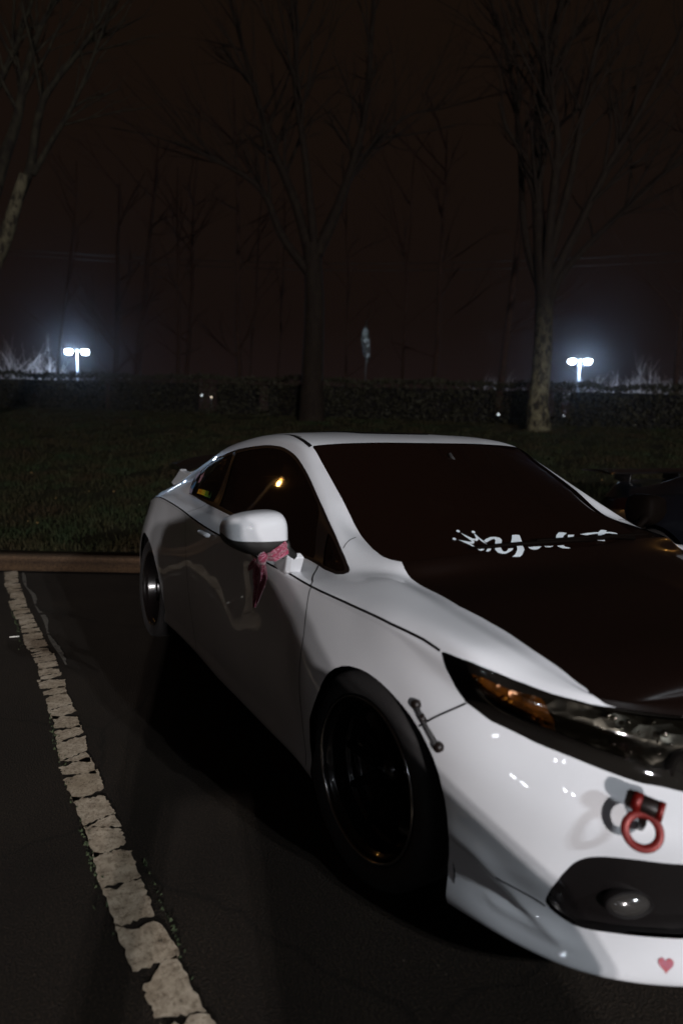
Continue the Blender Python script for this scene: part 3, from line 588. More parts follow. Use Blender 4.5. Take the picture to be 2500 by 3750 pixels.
# ---------------------------------------------------------------- body surface of the white coupe
# control net: every column runs from the underside up to the centre line (X forward, w = half width, Z up)
import numpy as np
NET = [
 # front centre and nose
 [(.90,0,.150),(.94,0,.160),(.925,0,.27),(.935,0,.40),(.925,0,.52),(.905,0,.60),(.885,0,.66),(.85,0,.710),(.84,0,.725),(.83,0,.735),(.82,0,.742),(.81,0,.748)],
 [(.86,.22,.150),(.90,.25,.160),(.885,.25,.27),(.895,.25,.40),(.885,.25,.52),(.865,.25,.60),(.845,.245,.665),(.81,.235,.715),(.80,.225,.73),(.79,.20,.74),(.795,.10,.75),(.80,0,.752)],
 [(.75,.42,.150),(.806,.487,.160),(.79,.487,.27),(.795,.487,.40),(.800,.492,.49),(.755,.475,.605),(.745,.475,.67),(.71,.455,.725),(.705,.44,.735),(.70,.425,.742),(.745,.25,.765),(.78,0,.775)],
 [(.63,.55,.150),(.685,.640,.160),(.660,.622,.245),(.675,.637,.40),(.680,.648,.50),(.630,.615,.635),(.635,.62,.69),(.62,.60,.745),(.625,.585,.75),(.63,.575,.745),(.69,.33,.79),(.72,0,.80)],
 [(.52,.60,.150),(.57,.716,.165),(.550,.692,.245),(.578,.722,.35),(.580,.730,.51),(.528,.703,.665),(.53,.72,.72),(.51,.70,.775),(.52,.65,.785),(.53,.598,.782),(.60,.33,.82),(.64,0,.83)],
 [(.41,.62,.150),(.428,.775,.175),(.413,.770,.268),(.412,.803,.380),(.428,.806,.555),(.418,.778,.70),(.415,.790,.775),(.41,.778,.822),(.42,.70,.828),(.44,.61,.810),(.48,.33,.845),(.52,0,.855)],
 # fender and cowl
 [(.20,.60,.150),(.20,.82,.165),(.20,.83,.26),(.20,.846,.42),(.20,.850,.62),(.20,.838,.80),(.20,.837,.825),(.19,.80,.857),(.20,.72,.868),(.22,.62,.852),(.30,.33,.885),(.36,0,.895)],
 [(.0,.60,.150),(0,.83,.165),(0,.84,.26),(0,.874,.42),(0,.880,.62),(0,.851,.815),(0,.850,.834),(-.02,.80,.868),(0,.72,.893),(.0,.63,.885),(.10,.33,.915),(.18,0,.925)],
 [(-.22,.60,.150),(-.22,.82,.165),(-.22,.835,.26),(-.22,.866,.42),(-.22,.884,.60),(-.22,.861,.82),(-.22,.857,.835),(-.20,.79,.868),(-.185,.735,.893),(-.07,.632,.926),(.02,.33,.952),(.08,0,.955)],
 [(-.45,.60,.150),(-.45,.80,.165),(-.45,.820,.26),(-.45,.832,.42),(-.45,.846,.63),(-.45,.868,.825),(-.45,.862,.843),(-.42,.745,.870),(-.375,.704,.985),(-.353,.62,.980),(-.245,.33,1.050),(-.20,0,1.058)],
 [(-.68,.60,.150),(-.68,.80,.165),(-.68,.815,.26),(-.68,.826,.42),(-.68,.834,.64),(-.68,.858,.832),(-.68,.856,.848),(-.62,.745,.875),(-.54,.672,1.067),(-.513,.60,1.081),(-.43,.32,1.125),(-.40,0,1.131)],
 [(-.90,.60,.150),(-.90,.80,.165),(-.90,.813,.26),(-.90,.824,.42),(-.90,.832,.64),(-.90,.847,.838),(-.90,.847,.854),(-.85,.745,.888),(-.77,.628,1.178),(-.70,.575,1.186),(-.63,.30,1.209),(-.60,0,1.208)],
 [(-1.10,.60,.150),(-1.10,.80,.165),(-1.10,.811,.26),(-1.10,.828,.42),(-1.10,.838,.64),(-1.10,.845,.846),(-1.10,.845,.862),(-1.05,.745,.905),(-.95,.606,1.236),(-.84,.56,1.259),(-.815,.30,1.275),(-.80,0,1.278)],
 [(-1.30,.60,.150),(-1.30,.80,.165),(-1.30,.810,.26),(-1.30,.826,.42),(-1.30,.836,.64),(-1.30,.842,.852),(-1.30,.842,.868),(-1.25,.742,.922),(-1.15,.600,1.253),(-1.05,.545,1.293),(-1.02,.30,1.308),(-1.02,0,1.310)],
 [(-1.58,.60,.150),(-1.58,.79,.165),(-1.58,.805,.26),(-1.58,.820,.42),(-1.58,.830,.64),(-1.58,.830,.864),(-1.58,.830,.880),(-1.55,.73,.940),(-1.45,.598,1.238),(-1.40,.53,1.292),(-1.40,.30,1.314),(-1.40,0,1.320)],
 [(-1.85,.60,.150),(-1.85,.785,.165),(-1.85,.800,.26),(-1.85,.815,.42),(-1.85,.824,.64),(-1.85,.815,.880),(-1.85,.815,.896),(-1.80,.715,.950),(-1.74,.600,1.202),(-1.70,.525,1.264),(-1.72,.30,1.288),(-1.75,0,1.296)],
 [(-2.10,.60,.150),(-2.10,.785,.165),(-2.10,.80,.26),(-2.10,.818,.42),(-2.10,.826,.64),(-2.12,.805,.892),(-2.12,.805,.908),(-2.03,.698,.957),(-1.96,.610,1.145),(-1.95,.53,1.222),(-1.98,.30,1.246),(-2.0,0,1.255)],
 [(-2.40,.60,.150),(-2.40,.79,.165),(-2.40,.805,.26),(-2.40,.832,.42),(-2.40,.838,.64),(-2.38,.800,.898),(-2.38,.800,.913),(-2.24,.700,.957),(-2.19,.643,1.035),(-2.20,.55,1.142),(-2.26,.30,1.165),(-2.30,0,1.170)],
 [(-2.62,.60,.150),(-2.62,.79,.165),(-2.62,.805,.26),(-2.62,.832,.42),(-2.62,.836,.64),(-2.55,.790,.880),(-2.55,.788,.893),(-2.50,.700,.952),(-2.53,.630,.990),(-2.58,.55,1.032),(-2.66,.30,1.030),(-2.70,0,1.030)],
 [(-2.95,.60,.170),(-2.95,.77,.180),(-2.95,.785,.28),(-2.95,.795,.44),(-2.93,.785,.62),(-2.85,.745,.835),(-2.85,.742,.848),(-2.80,.700,.890),(-2.84,.610,.925),(-2.9,.52,.935),(-2.95,.30,.950),(-2.98,0,.955)],
 [(-3.18,.55,.200),(-3.22,.69,.210),(-3.22,.715,.31),(-3.22,.725,.46),(-3.19,.71,.62),(-3.10,.675,.81),(-3.10,.672,.822),(-3.06,.64,.865),(-3.08,.58,.90),(-3.1,.50,.925),(-3.15,.30,.945),(-3.18,0,.95)],
 [(-3.30,.40,.240),(-3.40,.50,.250),(-3.41,.52,.34),(-3.43,.53,.48),(-3.40,.52,.63),(-3.34,.50,.80),(-3.34,.498,.812),(-3.30,.48,.86),(-3.29,.45,.90),(-3.28,.40,.93),(-3.28,.25,.95),(-3.29,0,.955)],
 [(-3.36,0,.250),(-3.47,0,.26),(-3.48,0,.35),(-3.50,0,.49),(-3.47,0,.64),(-3.42,0,.80),(-3.42,0,.812),(-3.38,0,.86),(-3.36,0,.90),(-3.34,0,.935),(-3.33,0,.95),(-3.32,0,.957)],
]
CS, RS = 12, 12          # subdivisions per net cell
FOLDS = [([(.41, -.802, .371), (.472, -.774, .348), (.51, -.735, .298), (.538, -.700, .250), (.586, -.678, .222), (.63, -.664, .202)], .011, .017),
         ([(.484, -.741, .228), (.52, -.723, .218), (.556, -.702, .212), (.599, -.682, .205), (.635, -.661, .202)], .007, .010)]
def _cr(P, n):
    """centripetal Catmull-Rom through P (k, m, 3) along axis 0, n steps per segment"""
    P = np.asarray(P, float)
    E0 = 2*P[0]-P[1]; E1 = 2*P[-1]-P[-2]
    Q = np.concatenate([E0[None], P, E1[None]])
    out = []
    for i in range(1, len(Q)-2):
        p0, p1, p2, p3 = Q[i-1], Q[i], Q[i+1], Q[i+2]
        d = lambda a, b: np.maximum(np.linalg.norm(b-a, axis=-1, keepdims=True)**.5, 1e-4)
        t1 = d(p0, p1); t2 = t1+d(p1, p2); t3 = t2+d(p2, p3)
        for k in range(n):
            t = t1+(t2-t1)*k/n
            A1 = p0*(t1-t)/t1+p1*t/t1
            A2 = p1*(t2-t)/(t2-t1)+p2*(t-t1)/(t2-t1)
            A3 = p2*(t3-t)/(t3-t2)+p3*(t-t2)/(t3-t2)
            B1 = A1*(t2-t)/t2+A2*t/t2
            B2 = A2*(t3-t)/(t3-t1)+A3*(t-t1)/(t3-t1)
            out.append(B1*(t2-t)/(t2-t1)+B2*(t-t1)/(t2-t1))
    out.append(P[-1])
    return np.array(out)
def body_grid():
    N = np.array(NET)                              # cols, rows, 3
    G = _cr(N, CS)                                 # along the car
    G = _cr(G.transpose(1, 0, 2), RS)              # across: rows first
    G[..., 1] *= -1                                # right hand side of the car is -Y
    # two sculpted folds run from the wheel opening down to the front lip
    du = np.gradient(G, axis=1); dv = np.gradient(G, axis=0); n = np.cross(du, dv); n /= np.maximum(np.linalg.norm(n, axis=2, keepdims=True), 1e-9)
    if n[40, 100, 1] > 0: n = -n
    for path, hgt, sg in FOLDS:
        P_ = np.array(path); best = np.full(G.shape[:2], 1e9); tb = np.zeros(G.shape[:2]); k = len(P_)-1; sd = np.zeros(G.shape[:2])
        for i in range(k):
            a, e = P_[i], P_[i+1]-P_[i]; t = np.clip(((G-a)@e)/(e@e), 0, 1); w = G-a-t[..., None]*e; d = np.linalg.norm(w, axis=2)
            m = d < best; best = np.where(m, d, best); tb = np.where(m, (i+t)/k, tb); sd = np.where(m, w[..., 2], sd)
        env = np.clip(np.sin(np.pi*np.clip(.10+.86*tb, 0, 1)), 0, 1)**.5
        prof = np.where(sd < 0, np.exp(-(best/(sg*.55))**2), np.exp(-(best/(sg*1.9))**2))
        G = G+n*(hgt*env*prof)[..., None]
    # keep the centre columns / spine on the plane Y = 0
    G[:, 0, 1] = 0; G[:, -1, 1] = 0; G[-1, :, 1] = 0
    return G                                       # [row, col, xyz]

# outlines on the body skin, in net coordinates (row, column)
BAKE = {"dlo":[[6.992,16.3487],[7.2441,16.6663],[7.428,16.7756],[7.9722,17.0167],[8.3485,16.9717],[8.0874,16.2466],[7.9738,15.2751],[7.9975,14.5607],[8.0017,13.7766],[8.0151,13.1657],[8.0186,12.5932],[7.9991,12.0073],[8.0112,11.4932],[8.0025,10.9276],[8.0034,10.4636],[7.9997,9.9948],[7.9965,9.2647],[7.99,8.762],[7.9988,8.3445],[7.9101,8.0979],[7.8363,8.015],[7.6668,7.9401],[7.3849,7.9604],[7.1331,8.1068],[6.9654,8.5514],[6.9502,8.8437],[6.9747,9.3729],[6.9757,9.903],[7.0082,13.3496],[6.9722,14.4051],[6.9605,15.2368]],
"door_glass":[[7.6463,14.3173],[7.9023,14.4256],[7.93,13.6767],[7.9489,13.0743],[7.9555,12.5624],[7.942,12.0485],[7.938,11.5424],[7.9286,10.9397],[7.9218,10.4676],[7.9114,10.034],[7.8408,9.7711],[7.5441,9.5718],[7.0836,9.2231],[7.0653,9.4812],[7.0429,9.998],[7.0669,12.9172],[7.066,13.9241]],
"quarter_glass":[[7.0313,16.2482],[7.3325,16.5765],[7.7054,16.7099],[8.0257,16.6505],[7.8505,15.959],[7.888,15.1105],[7.9154,14.5587],[7.6189,14.4539],[7.3858,14.3996],[7.074,14.3395],[7.0294,15.4108]],
"corner_glass":[[7.7875,9.1185],[7.8171,8.7482],[7.8093,8.3304],[7.7206,8.1243],[7.561,8.0925],[7.2931,8.2346],[7.1118,8.5994],[7.0627,8.8107],[7.3584,9.0124]],
"b_pillar":[[7.9671,14.6317],[7.9498,14.5123],[7.6172,14.334],[7.4062,14.2584],[7.0814,14.0808],[7.0844,14.3359],[7.3858,14.3996],[7.6035,14.4297]],
"windshield":[[9.0018,11.9995],[8.987,11.1148],[8.9818,10.5108],[8.9959,9.997],[9.0144,9.4406],[9.0047,9.0122],[8.9179,8.7616],[8.8151,8.4846],[8.7937,8.2364],[8.8702,8.1002],[9.0094,8.0111],[9.3,8.0],[11.5,8.0],[11.5,12.0],[10.9773,11.9933],[10.2507,12.0042],[9.7534,12.0211],[9.5444,12.0249],[9.3254,12.0131]],
"hood":[[8.9887,8.0016],[8.943,7.6443],[8.915,7.0983],[8.941,6.8164],[8.9896,6.4606],[8.9099,6.0685],[8.9936,5.7393],[9.0134,5.3758],[8.9837,4.9055],[9.0067,4.2066],[8.9933,3.6624],[9.0295,3.3333],[6.9348,2.8524],[6.8457,2.7182],[6.8601,2.3917],[6.8356,1.8905]],
"headlight_low":[[6.1967,5.3069],[5.9791,5.2831],[5.5939,5.2457],[5.1365,5.144],[4.9456,5.0076],[4.9521,4.8937],[4.8751,4.592],[4.8589,4.2752],[4.8205,3.8453],[4.8085,3.2103],[4.7607,2.7194],[4.7342,2.4462],[4.7546,2.205],[4.7224,2.0033]],
"headlight_up":[[6.1967,5.3069],[6.2881,5.2425],[6.517,4.9025],[6.727,4.3868],[6.797,3.9067],[6.7784,3.4857],[6.8024,3.2224],[6.7753,2.9637],[6.8187,2.8566],[6.7939,2.8481],[6.8457,2.7182],[6.8601,2.3917],[6.8356,1.8905]],
"amber":[[5.9934,4.9332],[6.3449,4.5167],[6.5347,4.0471],[6.5713,3.669],[6.3668,3.5869],[5.6745,3.539],[4.9678,3.4974],[4.9679,3.5739],[4.9975,3.8295],[5.0329,4.2649],[5.1592,4.579],[5.2279,4.8535],[5.5564,4.9393]],
"fog":[[3.3695,2.063],[3.3424,2.4952],[3.271,2.9034],[3.2144,3.1004],[3.1357,3.2543],[2.9205,3.4527],[2.6548,3.6097],[2.3663,3.6803],[2.1912,3.6225],[2.0495,3.3907],[1.967,3.1755],[1.9498,2.9823],[1.9545,2.6867],[1.9074,1.9724]],
"fog_lamp":[[2.3103,2.5219]],
"front_arch":[[3.7187,7.5192],[3.8363,7.4594],[3.9572,7.3672],[4.0321,7.3078],[4.1268,7.1681],[4.2051,6.9864],[4.2459,6.822],[4.2644,6.6125],[4.2607,6.4093],[4.2337,6.1946],[4.1941,5.9933],[4.153,5.8208],[4.113,5.6728],[4.0499,5.5436],[3.9462,5.4145],[3.8317,5.3007],[3.6634,5.1954],[3.4191,5.0982],[3.1968,5.0453],[2.9708,5.0193],[2.0115,5.1652],[1.133,5.1591]],
"bumper_gap":[[4.9456,5.0076],[4.4704,5.2904],[4.07,5.527]],
"door_gap":[[6.9502,8.8437],[6.3101,8.1829],[5.9851,8.0449],[4.7964,8.0796],[4.5734,8.0786],[4.3382,8.0764]],
"fender_gap":[[8.0609,8.5349],[8.2242,8.6226],[8.4368,8.7218],[8.725,8.821]],
"chin_gap":[[2.6452,4.3981],[2.5679,4.2171],[2.4344,4.0249],[2.2066,3.6685]],
"chin_crease":[[3.0265,5.0214],[3.0085,4.6922],[2.6452,4.3981],[2.4344,4.0249]],
"hook":[[4.2805,2.4665],[4.0785,2.4806],[4.3853,2.6193]],
"strap":[[4.2987,5.6091],[4.2494,5.4766],[4.0155,5.2626]],
"heart":[[1.5095,2.1603]],
"mirror_foot":[[6.2503,8.977],[6.3188,9.5476],[6.9208,9.905]],
"handle":[[4.8367,13.462],[4.7467,13.1786],[6.0562,12.8952]],
"char":[[6.1187,8.7793],[6.0514,8.0637],[6.018,6.9518],[6.0429,6.0677],[6.239,5.5582],[6.2123,5.3207]],
"wiper":[[9.7432,8.0999],[9.9354,8.0876],[10.1019,8.0968],[10.4561,8.1051],[10.9178,8.1244],[11.2234,8.0761]],
"wiper2":[[11.077,8.1271],[11.3413,8.0931],[11.7905,8.0512]],
"proj":[[4.999,2.0368]],
"fin":[[1.7388,4.5403],[1.6299,4.2736],[1.5481,3.9714],[1.5391,3.648],[1.5778,3.3348]],
"fin2":[[3.0152,4.7918],[2.7555,4.5093],[2.2829,4.2808],[1.8639,3.9442],[1.6419,3.555]],
"roof_corner":[[9.1034,13.4799],[9.0738,13.263],[9.0132,12.9807],[8.9081,12.4953],[8.8627,12.1318],[8.8716,11.9138],[8.9923,11.985],[9.0205,12.0108],[9.0226,12.3183],[9.0511,12.6404],[9.0848,12.9769],[9.1106,13.2282],[9.129,13.3945]],
"letters":[[[9.7489,8.3781],[9.7371,8.3671],[9.7259,8.3662],[9.7195,8.376],[9.7206,8.3928],[9.7287,8.4103],[9.7403,8.4212],[9.7513,8.4216],[9.7577,8.4118],[9.7567,8.3951]],[[9.8742,8.5245],[9.8624,8.5143],[9.8508,8.5137],[9.8442,8.5233],[9.8449,8.5393],[9.8527,8.5555],[9.8645,8.5658],[9.8759,8.5661],[9.8825,8.5563],[9.8819,8.5405]],[[10.0045,8.4675],[9.9917,8.4567],[9.9792,8.4554],[9.9718,8.464],[9.9723,8.4795],[9.9806,8.4959],[9.9933,8.5065],[10.0057,8.5077],[10.0133,8.4993],[10.0128,8.4838]],[[9.7602,8.3662],[9.798,8.3283],[9.8396,8.2897],[9.8613,8.294],[9.8618,8.3287],[9.8601,8.4129],[9.8631,8.5038],[9.882,8.4278],[9.9058,8.3485],[9.9189,8.3379],[9.9419,8.3536],[9.9611,8.4063],[9.9848,8.4567],[9.9768,8.3668],[9.9757,8.2881],[9.9675,8.1939],[9.9545,8.2639],[9.9539,8.3297],[9.9277,8.2991],[9.9084,8.2863],[9.8988,8.3033],[9.8877,8.3121],[9.8827,8.2809],[9.8566,8.2465],[9.8319,8.2422],[9.8206,8.2562],[9.8247,8.2286],[9.8281,8.1611],[9.8133,8.1488],[9.801,8.2195],[9.7796,8.2953]],[[9.8256,8.1133],[9.8438,8.0926],[9.8842,8.1353],[9.9326,8.1789],[9.9622,8.1727],[9.9702,8.1315],[9.9558,8.0875],[9.9269,8.0433],[9.8823,8.0152],[9.8779,8.0383],[9.9252,8.1018],[9.9429,8.1296],[9.9399,8.143],[9.9093,8.1214],[9.8641,8.0676],[9.8345,8.0581],[9.8228,8.0819]],[[9.9767,8.2764],[10.0343,8.3193],[10.0958,8.3431],[10.1473,8.339],[10.1777,8.3117],[10.1715,8.2673],[10.1292,8.2009],[10.0902,8.1471],[10.0867,8.132],[10.0616,8.1241],[10.0638,8.0972],[10.0429,8.0261],[10.046,7.9676],[10.0766,7.9881],[10.1242,8.0527],[10.1782,8.055],[10.1092,7.9599],[10.0497,7.8666],[10.0051,7.8684],[9.9766,7.9474],[9.9813,8.0478],[10.0137,8.1304],[10.0649,8.2118],[10.1009,8.2641],[10.1085,8.2984],[10.0704,8.2908],[10.0174,8.258],[9.9855,8.2349]],[[10.345,8.3555],[10.391,8.3608],[10.4261,8.348],[10.3804,8.2567],[10.3371,8.1578],[10.3074,8.1144],[10.294,8.061],[10.2418,7.9155],[10.1832,7.7246],[10.1445,7.636],[10.0715,7.6687],[10.1236,7.7844],[10.1818,7.9673],[10.2275,8.071],[10.2771,8.1802],[10.2522,8.153],[10.2099,8.167],[10.2829,8.267]],[[10.4149,8.1796],[10.4416,8.1992],[10.5042,8.1978],[10.4831,8.1657],[10.4603,8.1569],[10.4044,8.1628]],[[10.3441,8.0607],[10.4941,8.0627],[10.4368,8.0054],[10.3922,7.9719],[10.3494,7.9898],[10.3421,8.0265]],[[10.5346,8.1649],[10.5959,8.2297],[10.6364,8.2415],[10.6707,8.2282],[10.6266,8.1627]],[[10.4029,8.0662],[10.5001,8.0665],[10.44,8.013],[10.3831,7.9796],[10.3624,7.9784]],[[10.5278,8.0634],[10.6324,8.064],[10.603,8.0372],[10.5635,8.0294],[10.5344,8.0398]],[[10.7052,8.1683],[10.7774,8.2377],[10.8461,8.3195],[10.9168,8.3733],[10.962,8.3734],[10.9989,8.3518],[10.9132,8.2922],[10.8407,8.2171],[10.7943,8.1602]],[[10.6711,8.0597],[10.7562,8.0682],[10.7494,8.0206],[10.7864,7.9866],[10.7712,7.9494],[10.7294,7.9521],[10.6861,7.9955]],[[10.9798,8.3106],[11.0702,8.3006],[11.0112,8.2602],[10.9378,8.2566]],[[10.9253,8.2399],[10.9758,8.2378],[10.9199,8.2022],[10.9005,8.204]],[[11.1631,8.2934],[11.2724,8.2986],[11.4199,8.2916],[11.494,8.2817],[11.5286,8.3014],[11.5809,8.3215],[11.6309,8.3129],[11.6605,8.289],[11.6163,8.2653],[11.7176,8.2416],[11.7625,8.204],[11.753,8.1583],[11.7035,8.1974],[11.5843,8.2328],[11.5314,8.2223],[11.4353,8.1394],[11.4176,8.1773],[11.3921,8.2036],[11.4446,8.2517],[11.3345,8.2558],[11.2422,8.2523],[11.1983,8.2715]],[[11.3579,8.1746],[11.3837,8.145],[11.4035,8.0956],[11.3749,8.063],[11.269,8.1049]],[[11.248,8.2148],[11.3205,8.2019],[11.2785,8.1654],[11.2189,8.1374],[11.1767,8.1342],[11.2268,8.177]]],
"stickers":[["pink",[[8.3402,16.9403],[8.2395,16.825],[8.0968,16.7366],[7.9255,16.6592],[7.8245,16.676],[7.7336,16.693],[7.8446,16.8438],[8.0216,16.9339],[8.1739,17.0126],[8.2809,17.0679],[8.235,16.9588],[8.3139,16.9712]]],["pink",[[7.7228,16.1627],[7.6826,16.1069],[7.6483,16.1306],[7.5948,16.0862],[7.5519,16.1217],[7.4976,16.1175],[7.4569,16.1575],[7.4275,16.1818],[7.4458,16.2323],[7.4271,16.2552],[7.4537,16.298],[7.5262,16.2897],[7.5818,16.3183],[7.641,16.3083],[7.6983,16.3738],[7.7313,16.3537],[7.6786,16.2543],[7.7126,16.2226]]],["blue",[[7.6663,16.6137],[7.5716,16.5478],[7.5725,16.4886],[7.4283,16.4429],[7.3281,16.44],[7.2374,16.3934],[7.1457,16.3318],[7.1624,16.4742],[7.2461,16.5311],[7.3517,16.6807],[7.4258,16.7131],[7.4492,16.6471],[7.611,16.7145],[7.5452,16.5923]]],["mauve",[[7.3245,16.654],[7.2787,16.5517],[7.2683,16.447],[7.1373,16.3182],[7.0828,16.2831],[7.0126,16.1853],[7.0528,16.4304],[7.2209,16.6439]]],["t0",[[7.2354,15.94],[7.2306,15.784],[7.0979,15.6605],[7.0958,15.8214]]],["t1",[[7.2299,15.7576],[7.2289,15.6781],[7.1004,15.5525],[7.0986,15.6335]]],["t2",[[7.2289,15.6517],[7.2286,15.5717],[7.1034,15.4452],[7.1012,15.5257]]],["t3",[[7.2287,15.5451],[7.229,15.4656],[7.1062,15.3388],[7.1039,15.4182]]],["t4",[[7.229,15.4391],[7.2296,15.3608],[7.1092,15.2351],[7.107,15.3127]]],["t5",[[7.2296,15.3347],[7.2304,15.2581],[7.1119,15.1346],[7.11,15.2098]]],["t6",[[7.2308,15.2394],[7.2313,15.1772],[7.1138,15.0554],[7.1125,15.1162]]],["t7",[[7.2319,15.1348],[7.2327,15.0401],[7.1164,14.9241],[7.1147,15.0136]]],["t8",[[7.2327,15.0169],[7.2332,14.9518],[7.118,14.8369],[7.1168,14.9022]]],["t9",[[7.1699,14.8736],[7.1704,14.8309],[7.1194,14.7726],[7.1185,14.8154]]],["t10",[[7.1707,14.8098],[7.1713,14.7677],[7.1208,14.709],[7.1196,14.7512]]],["t11",[[7.2344,14.7959],[7.2346,14.7654],[7.1219,14.6464],[7.1212,14.6775]]],["t12",[[7.1222,15.096],[7.1281,14.6539],[7.1156,14.6388],[7.1104,15.0821]]]]}

# ================================================================ the white coupe
GR = body_grid(); NRr, NCc, _ = GR.shape
def _norms(Gx):
    du = np.gradient(Gx, axis=1); dv = np.gradient(Gx, axis=0)
    # mirror-aware derivative on the centre line
    dv[-1] = Gx[-1]-Gx[-2]; dv[-1][:, 2] *= .0; dv[-1][:, 0] *= 0
    n = np.cross(du, dv); l = np.linalg.norm(n, axis=2, keepdims=True); l[l < 1e-9] = 1
    return n/l
GN = _norms(GR)
FLIP = GN[40, 100, 1] > 0
if FLIP: GN = -GN
GN[:, 0, 1] = 0; GN[-1, :, 1] = 0; GN /= np.linalg.norm(GN, axis=2, keepdims=True)
def ev(r, c, off=0.0):
    """point on the body skin at net coordinates (row, col); rows beyond the spine are the far side"""
    side = 1
    if r > (NRr-1)/RS: r = 2*(NRr-1)/RS-r; side = -1
    y = min(max(r*RS, 0), NRr-1.001); x = min(max(c*CS, 0), NCc-1.001)
    i, j = int(y), int(x); a, b = y-i, x-j
    f = lambda G_: (G_[i, j]*(1-a)*(1-b)+G_[i+1, j]*a*(1-b)+G_[i, j+1]*(1-a)*b+G_[i+1, j+1]*a*b)
    P_ = f(GR); N_ = f(GN); N_ = N_/np.linalg.norm(N_)
    q = P_+N_*off
    return Vector((q[0], q[1]*side, q[2])), Vector((N_[0], N_[1]*side, N_[2]))
class Patch: pass
def full_patch():
    s = Patch(); ii, jj = np.meshgrid(np.arange(NRr), np.arange(NCc), indexing='ij')
    s.q = np.stack([ii.ravel()/RS, jj.ravel()/CS], 1); s.v = GR.reshape(-1, 3).copy(); s.n = GN.reshape(-1, 3).copy()
    idx = (ii*NCc+jj); a = idx[:-1, :-1].ravel(); b = idx[:-1, 1:].ravel(); c = idx[1:, 1:].ravel(); d = idx[1:, :-1].ravel()
    s.t = np.concatenate([np.stack([a, b, c], 1), np.stack([a, c, d], 1)]); s.e = []
    if FLIP: s.t = s.t[:, ::-1].copy()
    return s
def sdf(poly, q):
    P_ = np.array(poly, float); d = np.full(len(q), 1e9); ins = np.zeros(len(q), bool)
    for a, b in zip(P_, np.roll(P_, -1, 0)):
        e = b-a; L = max(e@e, 1e-12); t = np.clip(((q-a)@e)/L, 0, 1); dd = np.linalg.norm(q-a-t[:, None]*e, axis=1); d = np.minimum(d, dd)
        c1_ = (a[1] <= q[:, 1]) != (b[1] <= q[:, 1])
        with np.errstate(divide='ignore', invalid='ignore'):
            x = a[0]+(q[:, 1]-a[1])/(b[1]-a[1])*e[0] if b[1] != a[1] else np.full(len(q), 1e9)
        ins ^= c1_ & (q[:, 0] < x)
    return np.where(ins, -d, d)
def split(s, poly, off=0.0):
    """cut a patch along an outline: (inside, outside)"""
    g_ = sdf(poly, s.q)-off; g_[np.abs(g_) < 1e-6] = 1e-6
    sg = g_ < 0; T = s.t; k = sg[T].sum(1)
    inn = [T[k == 3]]; out = [T[k == 0]]
    q = list(s.q); v = list(s.v); n = list(s.n); cache = {}; ei = list(); eo = list(s.e)
    def cut(a, b):
        key = (min(a, b), max(a, b))
        if key not in cache:
            t = g_[a]/(g_[a]-g_[b]); cache[key] = len(q)
            q.append(s.q[a]+(s.q[b]-s.q[a])*t); v.append(s.v[a]+(s.v[b]-s.v[a])*t)
            m_ = s.n[a]+(s.n[b]-s.n[a])*t; n.append(m_/np.linalg.norm(m_))
        return cache[key]
    ti = []; to = []
    for tri in T[(k == 1) | (k == 2)]:
        tri = list(tri); ins = [sg[x] for x in tri]; lone = ins.index(True) if sum(ins) == 1 else ins.index(False)
        a, b, c = tri[lone], tri[(lone+1) % 3], tri[(lone+2) % 3]; ab, ac = cut(a, b), cut(a, c)
        A_, B_ = (ti, to) if sum(ins) == 1 else (to, ti)
        A_.append((a, ab, ac)); B_ += [(ab, b, c), (ab, c, ac)]
        if sum(ins) == 1: ei.append((ab, ac)); eo.append((ac, ab))
        else: eo.append((ab, ac)); ei.append((ac, ab))
    q = np.array(q); v = np.array(v); n = np.array(n)
    def mk(t, e):
        o = Patch(); o.q, o.v, o.n = q, v, n; o.t = np.concatenate(t) if len(t) else np.zeros((0, 3), int); o.e = e; return o
    return mk([x for x in inn+[np.array(ti, int).reshape(-1, 3)] if len(x)], ei), mk([x for x in out+[np.array(to, int).reshape(-1, 3)] if len(x)], eo)
